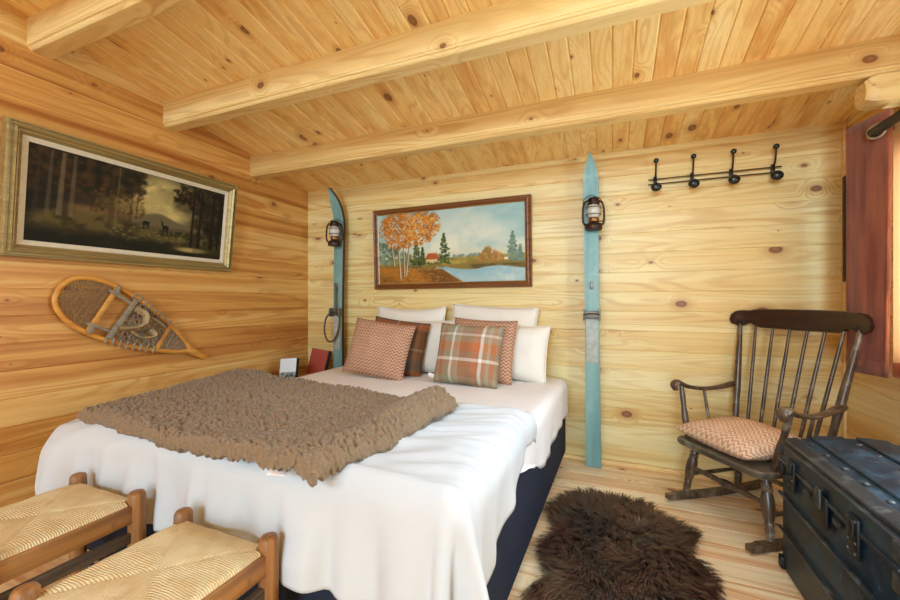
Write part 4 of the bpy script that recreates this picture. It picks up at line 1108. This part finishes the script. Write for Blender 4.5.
while cnt < 19000:
    x, y = random.uniform(-.33, .40), random.uniform(1.23, 2.49)
    if not inside(x, y, BASE): continue
    cnt += 1
    g1, g2 = noise.noise(Vector((x * 5, y * 5, 1))), noise.noise(Vector((x * 5, y * 5, 8)))
    c1, c2 = noise.noise(Vector((x * 26, y * 26, 3))), noise.noise(Vector((x * 26, y * 26, 5)))
    rad = Vector((x, y)) - rc_; r_ = rad.length
    d = Vector((rad.x * 1.6 + .55 * g1 + .5 * c1, rad.y * 1.2 - .35 + .5 * g2 + .5 * c2, 0)); d.normalize()
    L = random.uniform(.034, .062); lift = .46 + .38 * c1 + random.uniform(-.12, .12)
    sd = Vector((-d.y, d.x, 0)); w = random.uniform(.0012, .0024)
    k = len(vs); z0 = .012
    tone = .45 + .7 * noise.noise(Vector((x * 7, y * 7, 12))) + random.uniform(-.25, .25)
    colr = DK.lerp(MD, max(0, min(1, tone)))
    edge = max(0, min(1, (-.06 - x) / .22)) * max(0, min(1, (1.86 - y) / .25))
    tn = edge * max(0, .55 + noise.noise(Vector((x * 9, y * 9, 30)))) + max(0, noise.noise(Vector((x * 11, y * 11, 40))) - .42) * 1.2
    colr = colr.lerp(TN, max(0, min(.8, tn)))
    for q, (t, h) in enumerate(((0, 0), (.4, .7), (.75, .95), (1.0, .80))):
        p = Vector((x, y, z0)) + d * (L * t) + Vector((0, 0, max(.0, L * lift * h * .75))) + sd * (.006 * c2 * t * t)
        p.z = max(p.z, .004); ww = w * (1 - .92 * t * t)
        vs += [tuple(p - sd * ww), tuple(p + sd * ww)]; cs += [tuple(colr)] * 2
    for q in range(3): fs.append((k + 2 * q, k + 2 * q + 1, k + 2 * q + 3, k + 2 * q + 2))
m = MB(); m.v, m.f = vs, fs
o = m.build('fur_rug', M_fur, None, angle=180, fix=False)
at = o.data.color_attributes.new('fur', 'FLOAT_COLOR', 'POINT')
at.data.foreach_set('color', np.concatenate([np.array(cs), np.ones((len(cs), 1))], 1).astype(np.float32).ravel())
tag(o, 'dark brown sheepskin rug lying on the floor boards beside the bed', 'rug')

# ------------------------------------------------------------------ curtain and rod
mcu = NT('rust_velvet'); x, y, z, o_ = mcu.coords(); n1 = mcu.noise(mcu.xyz(mcu.math('MULTIPLY', x, 20.0), mcu.math('MULTIPLY', y, 20.0), mcu.math('MULTIPLY', z, 3.0)), 1.0, 4.0)
cc = mcu.mix(mcu.mrange(n1, .3, .7), C(176, 112, 86), C(120, 72, 58)); mcu.fin(cc, .75, 0, .25); mcu.b.inputs['Sheen Weight'].default_value = .3
trn = mcu.n('ShaderNodeBsdfTranslucent'); mcu.put(trn.inputs['Color'], C(232, 164, 112)); ms = mcu.n('ShaderNodeMixShader'); ms.inputs[0].default_value = .36
mcu.t.links.new(mcu.b.outputs[0], ms.inputs[1]); mcu.t.links.new(trn.outputs[0], ms.inputs[2]); mcu.t.links.new(ms.outputs[0], mcu.out.inputs['Surface']); M_curtain = mcu.m
cur = thing('curtain', 'rust velvet eyelet curtain hanging at the side window', 'curtain', (0, 0, 0))
path = [(1.085, 2.585), (1.095, 2.54), (1.105, 2.49), (1.118, 2.425), (1.130, 2.385), (1.142, 2.366), (1.156, 2.372), (1.162, 2.41), (1.158, 2.46), (1.165, 2.52), (1.185, 2.56), (1.2, 2.60)]
pp = smoothpts([(a, b, 0) for a, b in path], 9); NP = len(pp)
def curt(u, v):
    i = u * (NP - 1); k = min(int(i), NP - 2); p = pp[k].lerp(pp[k + 1], i - k)
    s = 1 - v
    return (p.x + .012 * s * math.sin(u * 20 + 1) * (1 if p.x < 1.15 else .3) - .008 * s, p.y + .012 * s * math.sin(u * 13), .803 + v * 1.197)
m = MB(); m.grid(curt, NP - 1, 40); o = m.build('fabric', M_curtain, cur, angle=180); mod(o, 'SOLIDIFY', thickness=.003)
m = MB(); m.grid(lambda u, v: tuple(Vector(curt(u, v * .055)) + Vector((-.004, -.003, 0))), NP - 1, 2); o = m.build('hem', M_curtain, cur, angle=180); mod(o, 'SOLIDIFY', thickness=.002)
M_ring = plain('brushed_steel_ring', C(190, 184, 170), .3, .8)
for (gx, gy), nrm in (((1.122, 2.405), (-.80, -.60)),):
    a = math.atan2(nrm[1], nrm[0]) + PI / 2
    g = MB().ring((0, 0, 0), .030, .0075, 'y', 28, 8); o = g.build('eyelet', M_ring, cur, angle=180, loc=(gx + .009 * nrm[0], gy + .009 * nrm[1], 1.918), rot=(0, 0, a))
# pale lining curtain behind, lit by the window
msh = NT('pale_lining'); tr2 = msh.n('ShaderNodeBsdfTranslucent'); msh.put(tr2.inputs['Color'], C(228, 164, 104)); df2 = msh.n('ShaderNodeBsdfDiffuse'); msh.put(df2.inputs['Color'], C(196, 140, 92))
m2_ = msh.n('ShaderNodeMixShader'); m2_.inputs[0].default_value = .42; msh.t.links.new(df2.outputs[0], m2_.inputs[1]); msh.t.links.new(tr2.outputs[0], m2_.inputs[2]); msh.t.links.new(m2_.outputs[0], msh.out.inputs['Surface'])
lin_ = thing('curtain', 'pale orange lining curtain glowing at the window edge behind the rust curtain', 'curtain', (0, 0, 0))
lp_ = smoothpts([(1.185 + .018 * math.sin(k * 1.75), 2.43 - k * .036, 0) for k in range(18)], 6); NL = len(lp_)
def lfn(u, v):
    i = u * (NL - 1); k = min(int(i), NL - 2); q = lp_[k].lerp(lp_[k + 1], i - k); return (q.x, q.y, .80 + 1.10 * v)
m = MB(); m.grid(lfn, NL - 1, 20); o = m.build('fabric', msh.m, lin_, angle=180)
m = MB(); m.grid(lambda u, v: tuple(Vector(lfn(u, v * .06)) + Vector((-.004, -.002, 0))), NL - 1, 2); m.build('hem', M_curtain, lin_, angle=180)
rod = thing('curtain_rod', 'thick dark curtain rod threaded through the rust curtain eyelet', 'curtain rod', (0, 0, 0))
RX = 1.108
MB().tube([(RX, 2.412, 1.917), (RX, .95, 1.917)], .0215, 16).build('pole', M_blackwood, rod)
for yy in (.943,):
    MB().lathe([(.019, -.012), (.024, -.008), (.026, 0), (.022, .008), (.008, .012)], n=16, M=Matrix.Translation((RX, yy, 1.917)) @ Matrix.Rotation(R(-90 if yy > 2 else 90), 4, 'X')).build('finial', M_blackwood, rod)
for yy in (1.75, 1.05): MB().bar((RX, yy, 1.917), (XR + .001, yy, 1.93), .018, .018, .003).build('bracket', M_iron, rod)

# ------------------------------------------------------------------ daylight, plus added fill at gable and roof
w = bpy.data.worlds.new('World'); scn.world = w; w.use_nodes = True; nt = w.node_tree; bg = nt.nodes['Background']
sky = nt.nodes.new('ShaderNodeTexSky'); sky.sky_type = 'NISHITA'; sky.sun_elevation = R(38); sky.sun_rotation = R(60); sky.sun_disc = False
nt.links.new(sky.outputs[0], bg.inputs[0]); bg.inputs[1].default_value = .25
def daylight(name, loc, rot, sx, sy, power, col):
    l = bpy.data.lights.new(name, 'AREA'); l.shape = 'RECTANGLE'; l.size = sx; l.size_y = sy; l.energy = power; l.color = col
    o = bpy.data.objects.new(name, l); COL.objects.link(o); o.location = loc; o.rotation_euler = rot; return o
DAY = (.58, .80, 1.0)
daylight('daylight_door', ((DOOR[0] + DOOR[1]) / 2, YF - .16, 1.10), (R(90), 0, 0), .95, 2.0, 105, DAY)
daylight('added_gable_light', ((ADDED_GWIN[0] + ADDED_GWIN[1]) / 2, YF - .16, 2.71), (R(84), 0, 0), 2.9, .75, 190, DAY)  # added lamp at the added gable window, fills the room from above
daylight('daylight_side_window', (XR + .18, (WIN[0] + WIN[1]) / 2, 1.36), (R(90), 0, R(90)), 1.3, .95, 72, DAY)
daylight('added_roof_light', ((ADDED_SKYLIGHT[0] + ADDED_SKYLIGHT[1]) / 2, (ADDED_SKYLIGHT[2] + ADDED_SKYLIGHT[3]) / 2, zceil(1.33) + .42), (R(-10.8), 0, 0), 1.35, .40, 50, DAY)  # added lamp over the added roof window, brightens bed top and floor

# ------------------------------------------------------------------ camera and view
cam = bpy.data.cameras.new('Camera'); co = bpy.data.objects.new('Camera', cam); COL.objects.link(co)
co.location = (0, 0, 1.15); co.rotation_euler = (R(90), 0, R(22.3)); cam.sensor_width = 36; cam.lens = 395 / 900 * 36; cam.clip_start = .02
scn.camera = co
vs_ = scn.view_settings; scn.display_settings.display_device = 'sRGB'
vs_.view_transform = 'Standard'; vs_.look = 'None'; vs_.gamma = 1.0; vs_.use_curve_mapping = False; vs_.exposure = 0.15
cy = scn.cycles; cy.use_denoising = True; cy.max_bounces = 10; cy.diffuse_bounces = 6; cy.glossy_bounces = 4; cy.transparent_max_bounces = 12; cy.sample_clamp_indirect = 8.0; cy.caustics_reflective = False; cy.caustics_refractive = False
